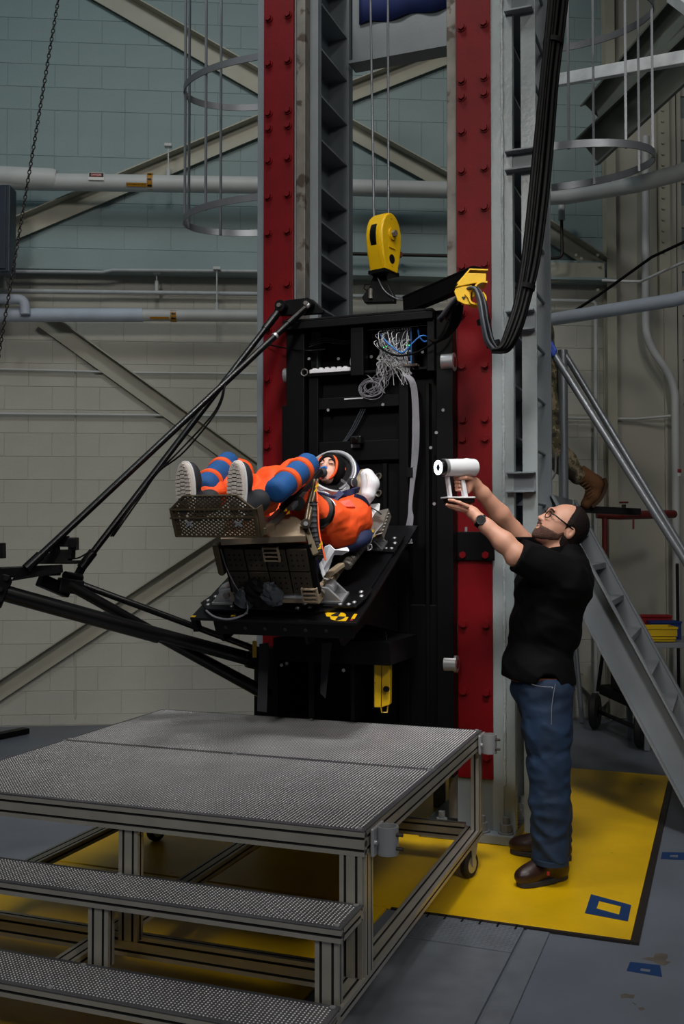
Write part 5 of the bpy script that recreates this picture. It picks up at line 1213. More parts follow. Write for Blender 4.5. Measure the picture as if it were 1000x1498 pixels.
# helmet: open shell behind the head, bright ring, side pivot, neck ring
hd = V(-0.28, -0.84, 0.46).normalized(); Hc = at(484, 692, 5.0)
shell = [(0.128, 0.0), (0.140, -0.03), (0.138, -0.07), (0.118, -0.115), (0.075, -0.15), (0.0, -0.165)]
inner = [(0.0, -0.158), (0.07, -0.144), (0.112, -0.11), (0.131, -0.068), (0.132, -0.03), (0.120, 0.0)]
he = MB().lathe(shell, Hc, hd, 36).build('helmet', 'helmet_shell', pr, smooth=60)
MB().lathe(inner[::-1], Hc, hd, 36).build('helmet_liner', 'black_matte', he, smooth=60)
for r0_, h_, mt_ in ((0.128, 0.0, 'steel'), (0.119, 0.006, 'wire_grey'), (0.112, 0.002, 'charcoal')):
    x, y = basis(hd); MB().tube([Hc + hd * h_ + x * (r0_ * math.cos(t_)) + y * (r0_ * math.sin(t_)) for t_ in [k * math.pi / 24 for k in range(48)]], 0.0075, 8, closed=True).build('visor_ring', mt_, he, smooth=60)
pv = at(517, 706, 4.93); MB().lathe([(0.0, 0.012), (0.016, 0.012), (0.024, 0.006), (0.026, -0.02)], pv, V(0.7, -0.7, 0.1), 18).build('visor_pivot', 'charcoal', he, smooth=40)
MB().tube([pv + V(-.003, -.012, 0) + V(0.7, 0.7, 0) * (0.012 * math.cos(t_)) + zz * (0.018 * math.sin(t_)) for t_ in [k * math.pi / 8 for k in range(16)]], 0.003, 6, closed=True).build('pivot_ring', 'steel', he, smooth=60)
na = (hu * 0.8 + V(0.25, -0.35, 0.25)).normalized(); nc = at(483, 711, 4.90)
na = V(0.26, -0.45, 0.85).normalized()
MB().lathe([(0.086, -0.030), (0.096, -0.028), (0.097, -0.006), (0.090, -0.003), (0.094, 0.002), (0.094, 0.018), (0.084, 0.022), (0.080, -0.02)], nc, na, 36, caps=False).build('neck_ring', 'steel', pr, smooth=30)
MB().lathe([(0.0, -0.012), (0.081, -0.010)], nc, na, 30).build('neck_dam', 'black_matte', pr, smooth=40)
MB().lathe([(0.102, -0.05), (0.106, -0.045), (0.104, -0.03), (0.095, -0.028)], nc, na, 36, caps=False).build('neck_seal', 'black_plate', pr, smooth=40)
# white padded side bolster of the seat next to the helmet
bo = thing('head_bolster', tab(0.24, 0.82, 0.05), 'white shoe-shaped side bolster beside the helmet', 'bolster')
Sx = SDF(tuple(at(537, 705, 4.95) - V(.14, .14, .2)), tuple(at(537, 705, 4.95) + V(.14, .14, .2)), 0.006)
Sx.chain([at(537, 696, 4.95), at(541, 708, 4.95), at(538, 724, 4.93), at(536, 734, 4.93)], [0.036, 0.044, 0.032, 0.020], 0.02)
Sx.build('white_pad', 'white_pad', bo)
Sx = SDF(tuple(at(532, 705, 4.95) - V(.14, .14, .2)), tuple(at(532, 705, 4.95) + V(.14, .14, .2)), 0.006)
Sx.chain([at(532, 694, 4.97), at(528, 708, 4.97), at(527, 722, 4.97), at(531, 738, 4.95)], [0.028, 0.034, 0.030, 0.02], 0.02)
Sx.build('backing', 'tan', bo)
for k in range(3): MB().tube(smoothpath([at(535 + 3 * k, 693 + 2 * k, 4.915), at(537 + 3 * k, 704, 4.905), at(535 + 2.5 * k, 718, 4.905)], 5), 0.0022, 6).build('seam', 'sole', bo, smooth=60)

# ================================================================== CAMERA BOOM
b = thing('camera_boom', at(200, 960, 4.9), 'black tubular boom reaching left from the carriage', 'boom')
def tb(nm, p0, p1, r0, r1=None, mt='black_tube'): return MB().cyl(p0, p1, r0, r1, n=20).build(nm, mt, b, smooth=40)
tb('main_tube', at(8, 868, 4.55), at(232, 930, 4.9), 0.038); tb('main_tube_sleeve', at(208, 921, 4.87), at(365, 964, 5.1), 0.031, 0.036)
MB().lathe([(0.036, 0), (0.046, 0.002), (0.046, 0.03), (0.040, 0.032), (0.046, 0.036), (0.046, 0.06), (0.036, 0.062)], at(362, 963, 5.09), (at(365, 964, 5.1) - at(208, 921, 4.87)), 20).build('flange', 'black_steel', b, smooth=30)
tb('second_tube', at(100, 855, 4.8), at(225, 925, 4.98), 0.026); tb('second_tube_end', at(228, 928, 4.98), at(392, 1017, 5.2), 0.028, 0.034)
tb('slim_tube', at(100, 848, 4.85), at(380, 952, 5.12), 0.0165)
up1a, up1b = at(38, 832, 4.6), rigpx(450, 447, 0.17); up2a, up2b = at(122, 826, 4.95), rigpx(411, 451, 0.16)
d = (up1b - up1a).normalized(); tb('upper_strut', up1a, up1b - d * 0.06, 0.017); tb('strut_end', up1b - d * 0.18, up1b - d * 0.03, 0.021, 0.019); tb('strut_ferrule', up1b - d * 0.30, up1b - d * 0.285, 0.0195, mt='steel'); MB().ball(up1b, 0.02).build('ball_end', 'steel', b, smooth=60)
tb('strut_collar', up1a, up1a + d * 0.09, 0.023)
d2 = (up2b - up2a).normalized(); tb('upper_strut', up2a, up2b - d2 * 0.05, 0.017); tb('strut_end', up2b - d2 * 0.17, up2b - d2 * 0.04, 0.022); tb('strut_collar', up2a - d2 * 0.02, up2a + d2 * 0.08, 0.024)
MB().ball(up2b, 0.02).build('ball_end', 'black_plate', b, smooth=60)
# end fork at the left edge
MB().prism([at(-12, 850, 4.52), at(4, 840, 4.52), at(14, 842, 4.52), at(16, 852, 4.52), at(4, 880, 4.52), at(0, 890, 4.52), at(-12, 890, 4.52)], V(0, 0.02, 0)).build('end_fork', 'black_steel', b, smooth=0, bevel=0.003)
for x_, y_ in ((9, 846), (0, 862), (0, 877)): MB().cyl(at(x_, y_, 4.50), at(x_, y_, 4.53), 0.012, n=8).build('fork_bolt', 'black_plate', b)
MB().beam(at(-15, 838, 4.6), at(88, 834, 4.75), zz, 0.05, 0.04).build('cross_member', 'black_steel', b, smooth=0, bevel=0.006)
MB().prism([at(16, 850, 4.58), at(88, 838, 4.7), at(87, 826, 4.7), at(30, 830, 4.6)], V(0, 0.05, 0)).build('gusset', 'black_steel', b, smooth=0)
MB().beam(at(58, 848, 4.75), at(100, 866, 4.85), zz, 0.06, 0.06).build('clamp', 'black_steel', b, smooth=0, bevel=0.006)
MB().beam(at(85, 855, 4.78), at(120, 860, 4.85), zz, 0.07, 0.05).build('clamp', 'black_steel', b, smooth=0, bevel=0.006)
MB().cyl(at(95, 842, 4.82), at(118, 846, 4.9), 0.022, n=12).build('clamp_pin', 'black_plate', b)
MB().beam(at(112, 845, 4.92), at(120, 830, 4.95), zz, 0.03, 0.03).build('clevis', 'black_steel', b, smooth=0)
# loose leads along the struts
for k in range(2):
    pts = [at(330 - k, 560, 5.15), at(318 - 4 * k, 600 + 2 * k, 5.1), at(270 - 12 * k, 660 + 4 * k, 5.0), at(232 - 8 * k, 690 + 6 * k, 4.98), at(205 - 4 * k, 728, 4.95), at(165 - 3 * k, 785, 4.92)]
    MB().tube(smoothpath(pts, 6), 0.0045, 6).build('lead', 'cable_black', b, smooth=60)
cm = thing('boom_camera', at(90, 826, 4.75), 'black high-speed camera mounted on the end of the boom', 'camera')
BX = lambda nm, x0, y0, x1, y1, dY, mt='black_matte', bv=0.004: MB().prism([at(x0, y0, 4.72), at(x1, y0, 4.72), at(x1, y1, 4.72), at(x0, y1, 4.72)], V(0, dY, 0)).build(nm, mt, cm, smooth=0, bevel=bv)
BX('body', 80, 786, 101, 800, 0.07, 'black_steel'); BX('top_block', 87, 784, 98, 787, 0.05); BX('lens_block', 99, 786, 111, 805, 0.06, 'black_plate'); BX('tilt_head', 74, 798, 84, 806, 0.05); BX('mid_block', 72, 804, 105, 812, 0.07); BX('base_block', 63, 809, 104, 818, 0.08); BX('mount_plate', 45, 820, 112, 825, 0.09); BX('arm_plate', 50, 817, 100, 821, 0.07)
MB().cyl(at(106, 795, 4.70), at(106, 795, 4.73), 0.020, n=18).build('lens', 'glass_black', cm)
MB().tube(smoothpath([at(102, 818, 4.75), at(115, 816, 4.8), at(128, 809, 4.85), at(137, 806, 4.92)], 6), 0.004, 6).build('lead', 'cable_black', cm)
o = MB().prism([at(-14, 794, 4.5), at(2.5, 794, 4.5), at(3, 817, 4.5), at(-14, 817, 4.5)], V(0, 0.06, 0)).build('edge_lamp', 'black_steel', None, smooth=0, bevel=0.004); tag(o, 'small black box cut off by the left photo edge', 'box')
# ================================================================== ROLLING STEPS
PZ = 0.68
BR = onz(704.5, 1068, PZ); FR0 = onz(532, 1216, PZ)
pd = (BR - FR0); PL = pd.length; pu = pd.normalized(); pv_ = V(pu.y, -pu.x, 0)           # pu to the back, pv_ to the right
PW = 1.76
def P3(x, y, z): return BR - pv_ * x - pu * y + zz * (z - PZ)     # x to the left, y to the front
st = thing('rolling_steps', P3(PW / 2, PL / 2, 0.0), 'wheeled aluminium work platform with two perforated steps', 'platform')
def profile_bar(nm, p0, p1, wdir, w_, h_, parent, cuts_w, cuts_h=1):
    # slotted aluminium extrusion, w_ across wdir, h_ across the third axis
    d = (p1 - p0).normalized(); x = (wdir - d * wdir.dot(d)).normalized(); y = d.cross(x)
    sl, dp = 0.0085, 0.007
    def edge(a, b, n_, inn):
        pts = [a]; L_ = (b - a); 
        for k in range(n_):
            c_ = a + L_ * ((k + 0.5) / n_); u_ = L_.normalized()
            pts += [c_ - u_ * sl / 2, c_ - u_ * sl / 2 + inn * dp, c_ + u_ * sl / 2 + inn * dp, c_ + u_ * sl / 2]
        return pts
    A, B_, C_, D_ = (-x * w_ / 2 - y * h_ / 2), (x * w_ / 2 - y * h_ / 2), (x * w_ / 2 + y * h_ / 2), (-x * w_ / 2 + y * h_ / 2)
    P = edge(A, B_, cuts_w, y) + edge(B_, C_, cuts_h, -x) + edge(C_, D_, cuts_w, -y) + edge(D_, A, cuts_h, x)
    n = len(P); m = MB()
    m.v = [tuple(p0 + p) for p in P] + [tuple(p1 + p) for p in P]
    m.f = [(i, n + i, n + (i + 1) % n, (i + 1) % n) for i in range(n)] + [tuple(range(n)), tuple(range(n, 2 * n))[::-1]]
    import bmesh
    bm = bmesh.new(); me = m.mesh(nm, 'alu', smooth=0); bm.from_mesh(me); bmesh.ops.recalc_face_normals(bm, faces=bm.faces); bm.to_mesh(me); bm.free()
    me.materials.append(MT['slot'])
    # slot floors and walls are dark
    per = []
    for cnt in (cuts_w, cuts_h, cuts_w, cuts_h):
        per.append(0) if False else None
        per += [0] + [1, 1, 1, 0] * cnt if cnt else [0]
    for f in me.polygons:
        if f.index < n and f.index < len(per): f.material_index = per[f.index]
    o = bpy.data.objects.new(nm, me); COL.objects.link(o); hang(o, parent); return o
TW, TH_ = 0.038, 0.076
TL = 0.006      # tread sheet thickness
zt = PZ - TL - TH_ / 2
pb = lambda nm, a, b_, wd=zz, w_=TH_, h_=TW, cw=2, ch=1: profile_bar(nm, a, b_, wd, w_, h_, st, cw, ch)
# top frame
pb('top_rail', P3(-0.0, TW / 2 + 0.0, zt) , P3(PW, TW / 2, zt)); pb('top_rail', P3(TW * 0, PL - TW / 2, zt), P3(PW, PL - TW / 2, zt))
pb('top_rail', P3(TW / 2, TW, zt), P3(TW / 2, PL - TW, zt)); pb('top_rail', P3(PW - TW / 2, TW, zt), P3(PW - TW / 2, PL - TW, zt))
pb('cross_rail', P3(TW, PL / 2, zt), P3(PW - TW, PL / 2, zt))
# end face of the front rail at the corner: dark bores
for k, dz in enumerate((-0.026, 0.0, 0.026)):
    c_ = P3(0, PL - TW / 2, zt + dz); MB().cyl(c_, c_ + pv_ * 0.0012, 0.008 if k != 1 else 0.011, n=10).build('bore', 'slot', st, smooth=0)
# posts and bottom frame
zb = 0.215; BZ = zb - TW / 2
ztop = PZ - TL - TH_
SD = 0.21       # step depth
YF = PL + 2 * SD - 0.02
for x_, y_ in ((TW / 2, 0.04), (PW - TW / 2, 0.04), (TW / 2, PL - 0.055), (PW - TW / 2, PL - 0.055)):
    profile_bar('post', P3(x_, y_, zb), P3(x_, y_, ztop), pu, TH_, TW, st, 2, 1)
for x_ in (0.865, ):
    profile_bar('post', P3(x_, PL - 0.03, zb), P3(x_, PL - 0.03, ztop), pv_, TH_, TW, st, 2, 1)
profile_bar('post', P3(0.045, PL - 0.02, zb), P3(0.045, PL - 0.02, ztop), pv_, TH_, TW, st, 2, 1)
for x_ in (TW, PW - TW): profile_bar('bottom_rail', P3(x_, 0.0, BZ), P3(x_, YF, BZ), pv_, TH_, TW, st, 2, 1)
profile_bar('bottom_rail', P3(TH_, 0.03, BZ - 0.0), P3(PW - TH_, 0.03, BZ), zz, TH_, TW, st, 2, 1)
profile_bar('bottom_rail', P3(TH_, PL - 0.06, BZ - 0.01), P3(PW - TH_, PL - 0.06, BZ - 0.01), zz, TH_, TW, st, 2, 1)
profile_bar('bottom_rail', P3(0.98, 0.05, BZ), P3(0.98, YF - 0.2, BZ), pv_, TH_, TW, st, 2, 1)
# steps
S1, S2 = 0.45, 0.225
def stud_mesh(x0, x1, y0, y1, z_, pitch, rr):
    nx = int((x1 - x0) / pitch); ny = int((y1 - y0) / pitch)
    ex, ey = -pv_, -pu; o0 = P3(x0, y0, z_); vs = []; fs = []
    gx = (x1 - x0 - nx * pitch) / 2 + pitch / 2; gy = (y1 - y0 - ny * pitch) / 2 + pitch / 2
    for i in range(nx):
        for j in range(ny):
            c_ = o0 + ex * (gx + i * pitch) + ey * (gy + j * pitch); b0 = len(vs)
            for r_, h_ in ((rr, 0), (rr * 0.55, 0.0016)):
                for k in range(5): 
                    a_ = k * 2 * math.pi / 5; vs.append((c_.x + r_ * math.cos(a_), c_.y + r_ * math.sin(a_), c_.z + h_))
            fs += [(b0 + k, b0 + (k + 1) % 5, b0 + 5 + (k + 1) % 5, b0 + 5 + k) for k in range(5)] + [tuple(b0 + 5 + k for k in range(5))]
    m = MB(); m.v = vs; m.f = fs; return m
def tread(nm, x0, x1, y0, y1, z_, nosing=True):
    a = P3((x0 + x1) / 2, (y0 + y1) / 2, z_ - TL / 2)
    o = MB().box(a, (pv_, pu, zz), ((x1 - x0) / 2, (y1 - y0) / 2, TL / 2)).build(nm, 'tread', st, smooth=0, bevel=0.001)
    tag(stud_mesh(x0 + 0.012, x1 - 0.012, y0 + 0.01, y1 - 0.01, z_, 0.0128, 0.0033).build('tread_studs', 'tread_stud', o, smooth=0), kind='stuff')
    for x_ in (x0 + 0.02, (x0 + x1) / 2, x1 - 0.02):
        for y_ in (y0 + 0.018, y1 - 0.018): put(RIVET, 'screw', P3(x_, y_, z_ + 0.0005), None, o)
    return o
tread('deck_panel', 0.0, PW, 0.0, PL * 0.5 - 0.001, PZ); tread('deck_panel', 0.0, PW, PL * 0.5 + 0.001, PL, PZ)
for z_, y0 in ((S1, PL), (S2, PL + SD)):
    tread('step_tread', 0.0, PW, y0, y0 + SD, z_)
    zr = z_ - TL - TW / 2
    profile_bar('step_rail', P3(0.0, y0 + SD - TW / 2, zr), P3(PW, y0 + SD - TW / 2, zr), zz, TW, TW, st, 1, 1)
    profile_bar('step_rail', P3(0.0, y0 + TW / 2, zr), P3(PW, y0 + TW / 2, zr), zz, TW, TW, st, 1, 1)
    for x_ in (TW / 2, PW - TW / 2): profile_bar('step_end', P3(x_, y0 + TW, zr), P3(x_, y0 + SD - TW, zr), zz, TW, TW, st, 1, 1)
    if z_ == S1:
        for x_ in (0.05, 0.845, PW - 0.05): profile_bar('post', P3(x_, y0 + SD - 0.03, zb), P3(x_, y0 + SD - 0.03, z_ - TL - TW), pv_, TH_, TW, st, 2, 1)
for z_, y0 in ((S1, PL), (S2, PL + SD)):
    c_ = P3(0, y0 + SD - TW / 2, z_ - TL - TW / 2); MB().cyl(c_, c_ + pv_ * 0.0012, 0.010, n=10).build('bore', 'slot', st, smooth=0)
# tube sockets on the right edge
for y_ in (0.06, PL - 0.10):
    c_ = P3(-0.012, y_, PZ - 0.05)
    so = MB().box(c_, (pv_, pu, zz), (0.006, 0.055, 0.045)).build('rail_socket', 'steel', st, smooth=0, bevel=0.004)
    P = [c_ + pv_ * 0.036 + pv_ * (0.032 * math.cos(t_)) + pu * (0.032 * math.sin(t_)) for t_ in [k * math.pi / 12 for k in range(24)]]
    MB().strip(P, zz, 0.09, 0.006, closed=True).build('socket_tube', 'steel', so, smooth=50)
    for dz in (-0.022, 0.022): MB().cyl(c_ + pv_ * 0.06 + zz * dz - pu * 0.01, c_ + pv_ * 0.09 + zz * dz - pu * 0.01, 0.006, n=8).build('thumb_screw', 'pipe_dark', so)
    MB().cyl(c_ - pu * 0.045 + pv_ * 0.006, c_ - pu * 0.045 + pv_ * 0.014, 0.008, n=10).build('cap_screw', 'steel', so)
# casters
for x_, y_, z0 in ((TW, 0.10, 0), (TW, YF - 0.14, 0), (PW - TW, 0.10, 0), (PW - TW, YF - 0.14, 0)):
    zt_ = BZ - TW / 2; fl = 0.007
    ca = MB().box(P3(x_, y_, zt_ - 0.004), (pv_, pu, zz), (0.035, 0.045, 0.004)).build('caster', 'steel', st, smooth=0)
    R_ = 0.062; ax = (pv_ * 0.95 - pu * 0.3).normalized(); wc = P3(x_, y_ + 0.02, fl + R_)
    MB().lathe([(0.03, -0.016), (R_ - 0.008, -0.018), (R_, -0.010), (R_, 0.010), (R_ - 0.008, 0.018), (0.03, 0.016)], wc, ax, 28).build('wheel', 'rubber', ca, smooth=40)
    MB().lathe([(0.0, -0.022), (0.012, -0.022), (0.034, -0.018), (0.038, -0.0185), (0.038, 0.0185), (0.034, 0.018), (0.012, 0.022), (0, 0.022)], wc, ax, 22).build('hub', 'steel', ca, smooth=30)
    for sg in (-1, 1): MB().prism([wc + ax * sg * 0.024 + zz * -0.012, wc + ax * sg * 0.024 + ax.cross(zz) * 0.014, P3(x_, y_, zt_ - 0.006) + ax * sg * 0.024 + ax.cross(zz) * 0.03, P3(x_, y_, zt_ - 0.006) + ax * sg * 0.024 - ax.cross(zz) * 0.03], ax * 0.003).build('fork', 'steel', ca, smooth=0)

# ================================================================== STEEL STAIR ON THE RIGHT
sr = thing('steel_stair', rig(1.6, -0.9, 0), 'steep grey steel stair with open treads behind the man', 'stair')
c0, c1 = 0.50, 1.30
n0 = lambda px, py: rigpx(px, py, -c0); f0 = lambda px, py: rigpx(px, py, -c1)
A1, A2 = n0(847, 795), n0(1000, 1076); dn = (A2 - A1).normalized()
B1, B2 = n0(847, 889), n0(1000, 1175)
kt = (A1.z - 1.92) / -dn.z if dn.z else 0
ext = lambda p, z: p + dn * ((z - p.z) / dn.z)
At, Ab = ext(A1, 1.86), ext(A1, 0.10); Bt, Bb = ext(B1, 1.45), ext(B1, 0.0)
foot_a = (Bb - RO).dot(vv)
MB().prism([At, Ab, Ab - zz * 0.1, Bb, Bt], uu * 0.012).build('stringer_web', 'stair_grey', sr, smooth=0)
perp = vv * -dn.z * 0 + (vv.cross(dn).cross(dn))
MB().beam(At + nn * 0.03, Ab + nn * 0.03, nn, 0.07, 0.012).build('stringer_flange', 'stair_grey', sr, smooth=0, bevel=0.002)
MB().beam(Bt + nn * 0.03, Bb + nn * 0.03 - dn * 0.02, nn, 0.07, 0.012).build('stringer_flange', 'stair_grey', sr, smooth=0, bevel=0.002)
off = uu * (c1 - c0)
D1 = f0(866, 780); D2 = f0(1000, 1015); Dt = ext(D1, 1.86); Db = ext(D1, 0.10); dv = A1 - B1
MB().prism([Dt, Db, Db - zz * 0.08, Db - zz * 0.08 - vv * 0.12, Dt - dv.normalized() * dv.length], uu * 0.012).build('stringer_web', 'stair_grey', sr, smooth=0)
MB().beam(Dt - nn * 0.03, Db - nn * 0.03, nn, 0.07, 0.012).build('stringer_flange', 'stair_grey', sr, smooth=0, bevel=0.002)
z_ = 1.86 - 0.20
while z_ > 0.12:
    p = ext(A1, z_) ; a_ = (p - RO).dot(vv)
    w_ = 0.19
    MB().prism([rig(a_ - w_ + 0.03, -c0 - 0.012, z_ - 0.035), rig(a_ - 0.005, -c0 - 0.012, z_ - 0.035), rig(a_ - 0.005, -c1, z_ - 0.035), rig(a_ - w_ + 0.03, -c1, z_ - 0.035)], zz * 0.035).build('tread', 'stair_grey', sr, smooth=0, bevel=0.002)
    z_ -= 0.203
MB().rbox(foot_a - 0.05, foot_a + 0.12, -c0 - 0.06, -c0 + 0.06, 0.0, 0.012).build('foot_plate', 'stair_grey', sr, smooth=0)
# landing at the head of the stair
Ta = (At - RO).dot(vv)
MB().rbox(Ta - 0.75, Ta, -c1, -c0, 1.80, 1.86).build('landing', 'stair_grey', sr, smooth=0)
MB().rbox(Ta - 0.72, Ta - 0.66, -c0 - 0.08, -c0 - 0.02, 0, 1.80).build('landing_post', 'stair_grey', sr, smooth=0); MB().rbox(Ta - 0.72, Ta - 0.66, -c1 + 0.02, -c1 + 0.08, 0, 1.80).build('landing_post', 'stair_grey', sr, smooth=0)
# handrails
h1a, h1b = n0(770, 456), n0(1015, 842); h2a, h2b = f0(824, 515), f0(1012, 826)
MB().cyl(h1a, h1b, 0.021, n=16).build('handrail', 'tube_steel', sr, smooth=50); MB().cyl(h2a, h2b, 0.021, n=16).build('handrail', 'tube_steel', sr, smooth=50)
pp = h2a + V(-0.006, 0, 0); MB().cyl(pp + zz * 0.012, V(pp.x, pp.y, 1.80), 0.032, n=16).build('rail_post', 'tube_steel', sr, smooth=50)
MB().cyl(h1b, V(h1b.x, h1b.y, 0.2), 0.021, n=14).build('rail_post', 'tube_steel', sr, smooth=50)
MB().tube(smoothpath([n0(812, 662), n0(812, 690), n0(806, 702), n0(800, 708)], 5), 0.006, 6).build('hook_rod', 'tube_steel', sr, smooth=60)

# black channel and red sprinkler pipe behind the stair
o = MB().beam(at(812, 743, 6.62), at(934, 749, 6.62), zz, 0.045, 0.10).build('black_channel', 'black_steel', None, smooth=0, bevel=0.003); tag(o, 'level black steel channel behind the stair under the boot', 'channel')
r = thing('sprinkler_pipe', at(884, 900, 7.6), 'dull red sprinkler pipe with a round valve behind the stair', 'pipe')
MB().tube(bend([at(872, 752, 7.7), at(905, 754, 7.7), at(985, 752, 8.2)], 0.05), 0.034, 12).build('run', 'pipe_red', r, smooth=50)
MB().cyl(at(884, 752, 7.7), at(884, 850, 7.7), 0.022, n=12).build('drop', 'pipe_red', r, smooth=50)
MB().cyl(at(912, 752, 7.7), at(912, 738, 7.7), 0.016, n=10).build('valve_stem', 'pipe_dark', r)
MB().tube([at(912, 735, 7.7) + V(0.03 * math.cos(t_), 0.03 * math.sin(t_), 0) for t_ in [k * math.pi / 8 for k in range(16)]], 0.008, 6, closed=True).build('valve_wheel', 'pipe_red', r)
MB().beam(at(926, 758, 7.6), at(926, 774, 7.6), V(1, 0, 0), 0.014, 0.006).build('tag', 'pipe_red', r, smooth=0)

# bench with bins on the right
bn = thing('work_bench', onz(990, 1060, 0), 'grey metal bench holding plastic bins at the right edge', 'bench')
BY = 7.6; p0 = at(930, 940, BY); bz = p0.z
MB().box(V(p0.x + 0.45, BY + 0.25, bz - 0.02), (V(1, 0, 0), V(0, 1, 0), zz), (0.47, 0.27, 0.02)).build('top', 'stair_grey', bn, smooth=0, bevel=0.003)
for x_ in (0.08, 0.86):
    for y_ in (0.03, 0.47): MB().box(V(p0.x + x_, BY + y_, (bz - 0.04) / 2), (V(1, 0, 0), V(0, 1, 0), zz), (0.02, 0.02, (bz - 0.04) / 2)).build('leg', 'stair_grey', bn, smooth=0)
def binbox(label, mt, x0, y0, x1, y1, Y_, dep):
    a = at(x0, y1, Y_); b_ = at(x1, y0, Y_); W_ = b_.x - a.x; Hh = b_.z - a.z; cx = (a.x + b_.x) / 2
    r = thing('storage_bin', V(cx, Y_ + dep / 2, a.z), label, 'bin', 'plastic bins on the bench')
    th = 0.006
    MB().box(V(cx, Y_ + dep / 2, a.z + th / 2), (V(1, 0, 0), V(0, 1, 0), zz), (W_ / 2, dep / 2, th / 2)).build('bottom', mt, r, smooth=0)
    for yy in (Y_ + th / 2, Y_ + dep - th / 2): MB().box(V(cx, yy, a.z + Hh / 2 + th / 2), (V(1, 0, 0), V(0, 1, 0), zz), (W_ / 2, th / 2, Hh / 2 - th / 2)).build('long_side', mt, r, smooth=0)
    for xx in (a.x + th / 2, b_.x - th / 2): MB().box(V(xx, Y_ + dep / 2, a.z + Hh / 2 + th / 2), (V(1, 0, 0), V(0, 1, 0), zz), (th / 2, dep / 2 - th, Hh / 2 - th / 2)).build('short_side', mt, r, smooth=0)
    MB().box(V(cx, Y_ - 0.004, b_.z - 0.008), (V(1, 0, 0), V(0, 1, 0), zz), (W_ / 2 + 0.004, 0.006, 0.008)).build('lip', mt, r, smooth=0)
binbox('yellow plastic bin lowest on the bench', 'bin_yellow', 936, 932, 987, 938.5, 7.60, 0.2)
binbox('yellow plastic bin stacked on another yellow bin', 'bin_yellow', 938, 917, 990, 931, 7.60, 0.2)
binbox('blue plastic bin standing behind the yellow bins', 'bin_blue', 952, 909, 996, 935.5, 7.83, 0.12)
binbox('dark red plastic bin behind the yellow bins', 'bin_red', 934, 900, 982, 933.5, 7.98, 0.1)
r = MB().cyl(onz(993, 1056) + zz * 0.0, at(990, 825, 8.3), 0.014, n=10).build('wall_rod', 'pipe_dark', None); tag(r, 'dark upright rod beside the bench at the right edge', 'rod')
# leaning tube and dark hand truck behind the man
pz = onz(851, 1057); r = MB().cyl(V(pz.x, pz.y, 0.0), at(839, 915, pz.y + 0.12), 0.022, n=14).build('leaning_tube', 'tube_steel', None); tag(r, 'grey tube leaning upright behind the man', 'tube')
hz = onz(900, 1080); ht = thing('hand_truck', V(hz.x, hz.y, 0), 'dark wheeled hand truck in shadow under the stair', 'hand truck')
for x_, y_, R_ in ((870, 1066, 0.15), (936, 1094, 0.14)):
    g = onz(x_, y_); ax = V(0.9, -0.4, 0).normalized()
    MB().lathe([(0.05, -0.03), (R_ - 0.02, -0.035), (R_, -0.02), (R_, 0.02), (R_ - 0.02, 0.035), (0.05, 0.03)], V(g.x, g.y, R_ + 0.0), ax, 26).build('wheel', 'rubber', ht, smooth=40)
    MB().cyl(V(g.x, g.y, R_) - ax * 0.04, V(g.x, g.y, R_) + ax * 0.04, 0.05, n=16).build('hub', 'black_steel', ht)
ga, gb = onz(870, 1066), onz(936, 1094)
MB().cyl(V(ga.x, ga.y, 0.16), V(gb.x, gb.y, 0.14), 0.018, n=10).build('axle', 'black_steel', ht)
MB().prism([V(ga.x + .02, ga.y - 0.05, 0.30), V(gb.x, gb.y - 0.05, 0.27), V(gb.x + 0.30, gb.y + 0.30, 0.27), V(ga.x + 0.38, ga.y + 0.10, 0.30)], zz * 0.08).build('deck', 'black_matte', ht, smooth=0, bevel=0.01)
MB().box(V((ga.x + gb.x) / 2 + .16, (ga.y + gb.y) / 2 + .05, 0.46), (V(1, 0, 0), V(0, 1, 0), zz), (0.16, 0.14, 0.08)).build('motor_box', 'black_matte', ht, smooth=0, bevel=0.02)
MB().cyl(V(ga.x + .05, ga.y + 0.1, 0.3), at(882, 950, ga.y + 0.12), 0.016, n=10).build('handle', 'black_matte', ht)
# low angle brackets at the wall foot
for k, (x0, y0, x1, y1, lab) in enumerate(((846, 990, 884, 1028, 'cream angle bracket slanting down at the wall foot behind the tube'),)):
    r = MB().beam(wallpx(x0, y0, 0.06), wallpx(x1, y1, 0.06), zz, 0.09, 0.08).build('angle_bracket', 'cream_steel', None, smooth=0, bevel=0.003); tag(r, lab, 'bracket')
# ================================================================== STANDING MAN WITH SCANNER
PT = 0.009                                     # top of the yellow plates
mn = thing('person', V(1.02, 4.80, PT), 'man in black shirt and blue jeans raising a white scanner', 'person')
hc = at(821, 772, 4.82); pa = math.radians(34)
hf = V(-math.cos(pa), -0.10, math.sin(pa)).normalized(); hs = hf.cross(V(math.sin(pa), 0, math.cos(pa))).normalized(); hu = hs.cross(hf).normalized()
if hu.z < 0: hs, hu = -hs, -hu
H = lambda a, b, c_: hc + hf * a + hs * b + hu * c_
sL, eL, wL = at(832, 846, 4.66), at(756, 811, 4.62), at(701, 760, 4.68)
sR_, eR, wR = at(806, 832, 5.00), at(750, 776, 4.96), at(694, 708, 4.83)
S = SDF((0.40, 4.35, 1.25), (1.36, 5.25, 2.05), 0.0045)
HE = lambda c_, r_, k=0.015, mode='add': S.ell(H(*c_), r_, (hf, hs, hu), k, mode)
HE((-.012, 0, .030), (.100, .078, .094)); HE((.03, 0, -.02), (.072, .068, .085), .03); HE((.045, 0, -.062), (.050, .054, .055), .03); HE((.080, 0, -.098), (.020, .024, .019), .025)
HE((.088, 0, .040), (.014, .050, .014), .02)
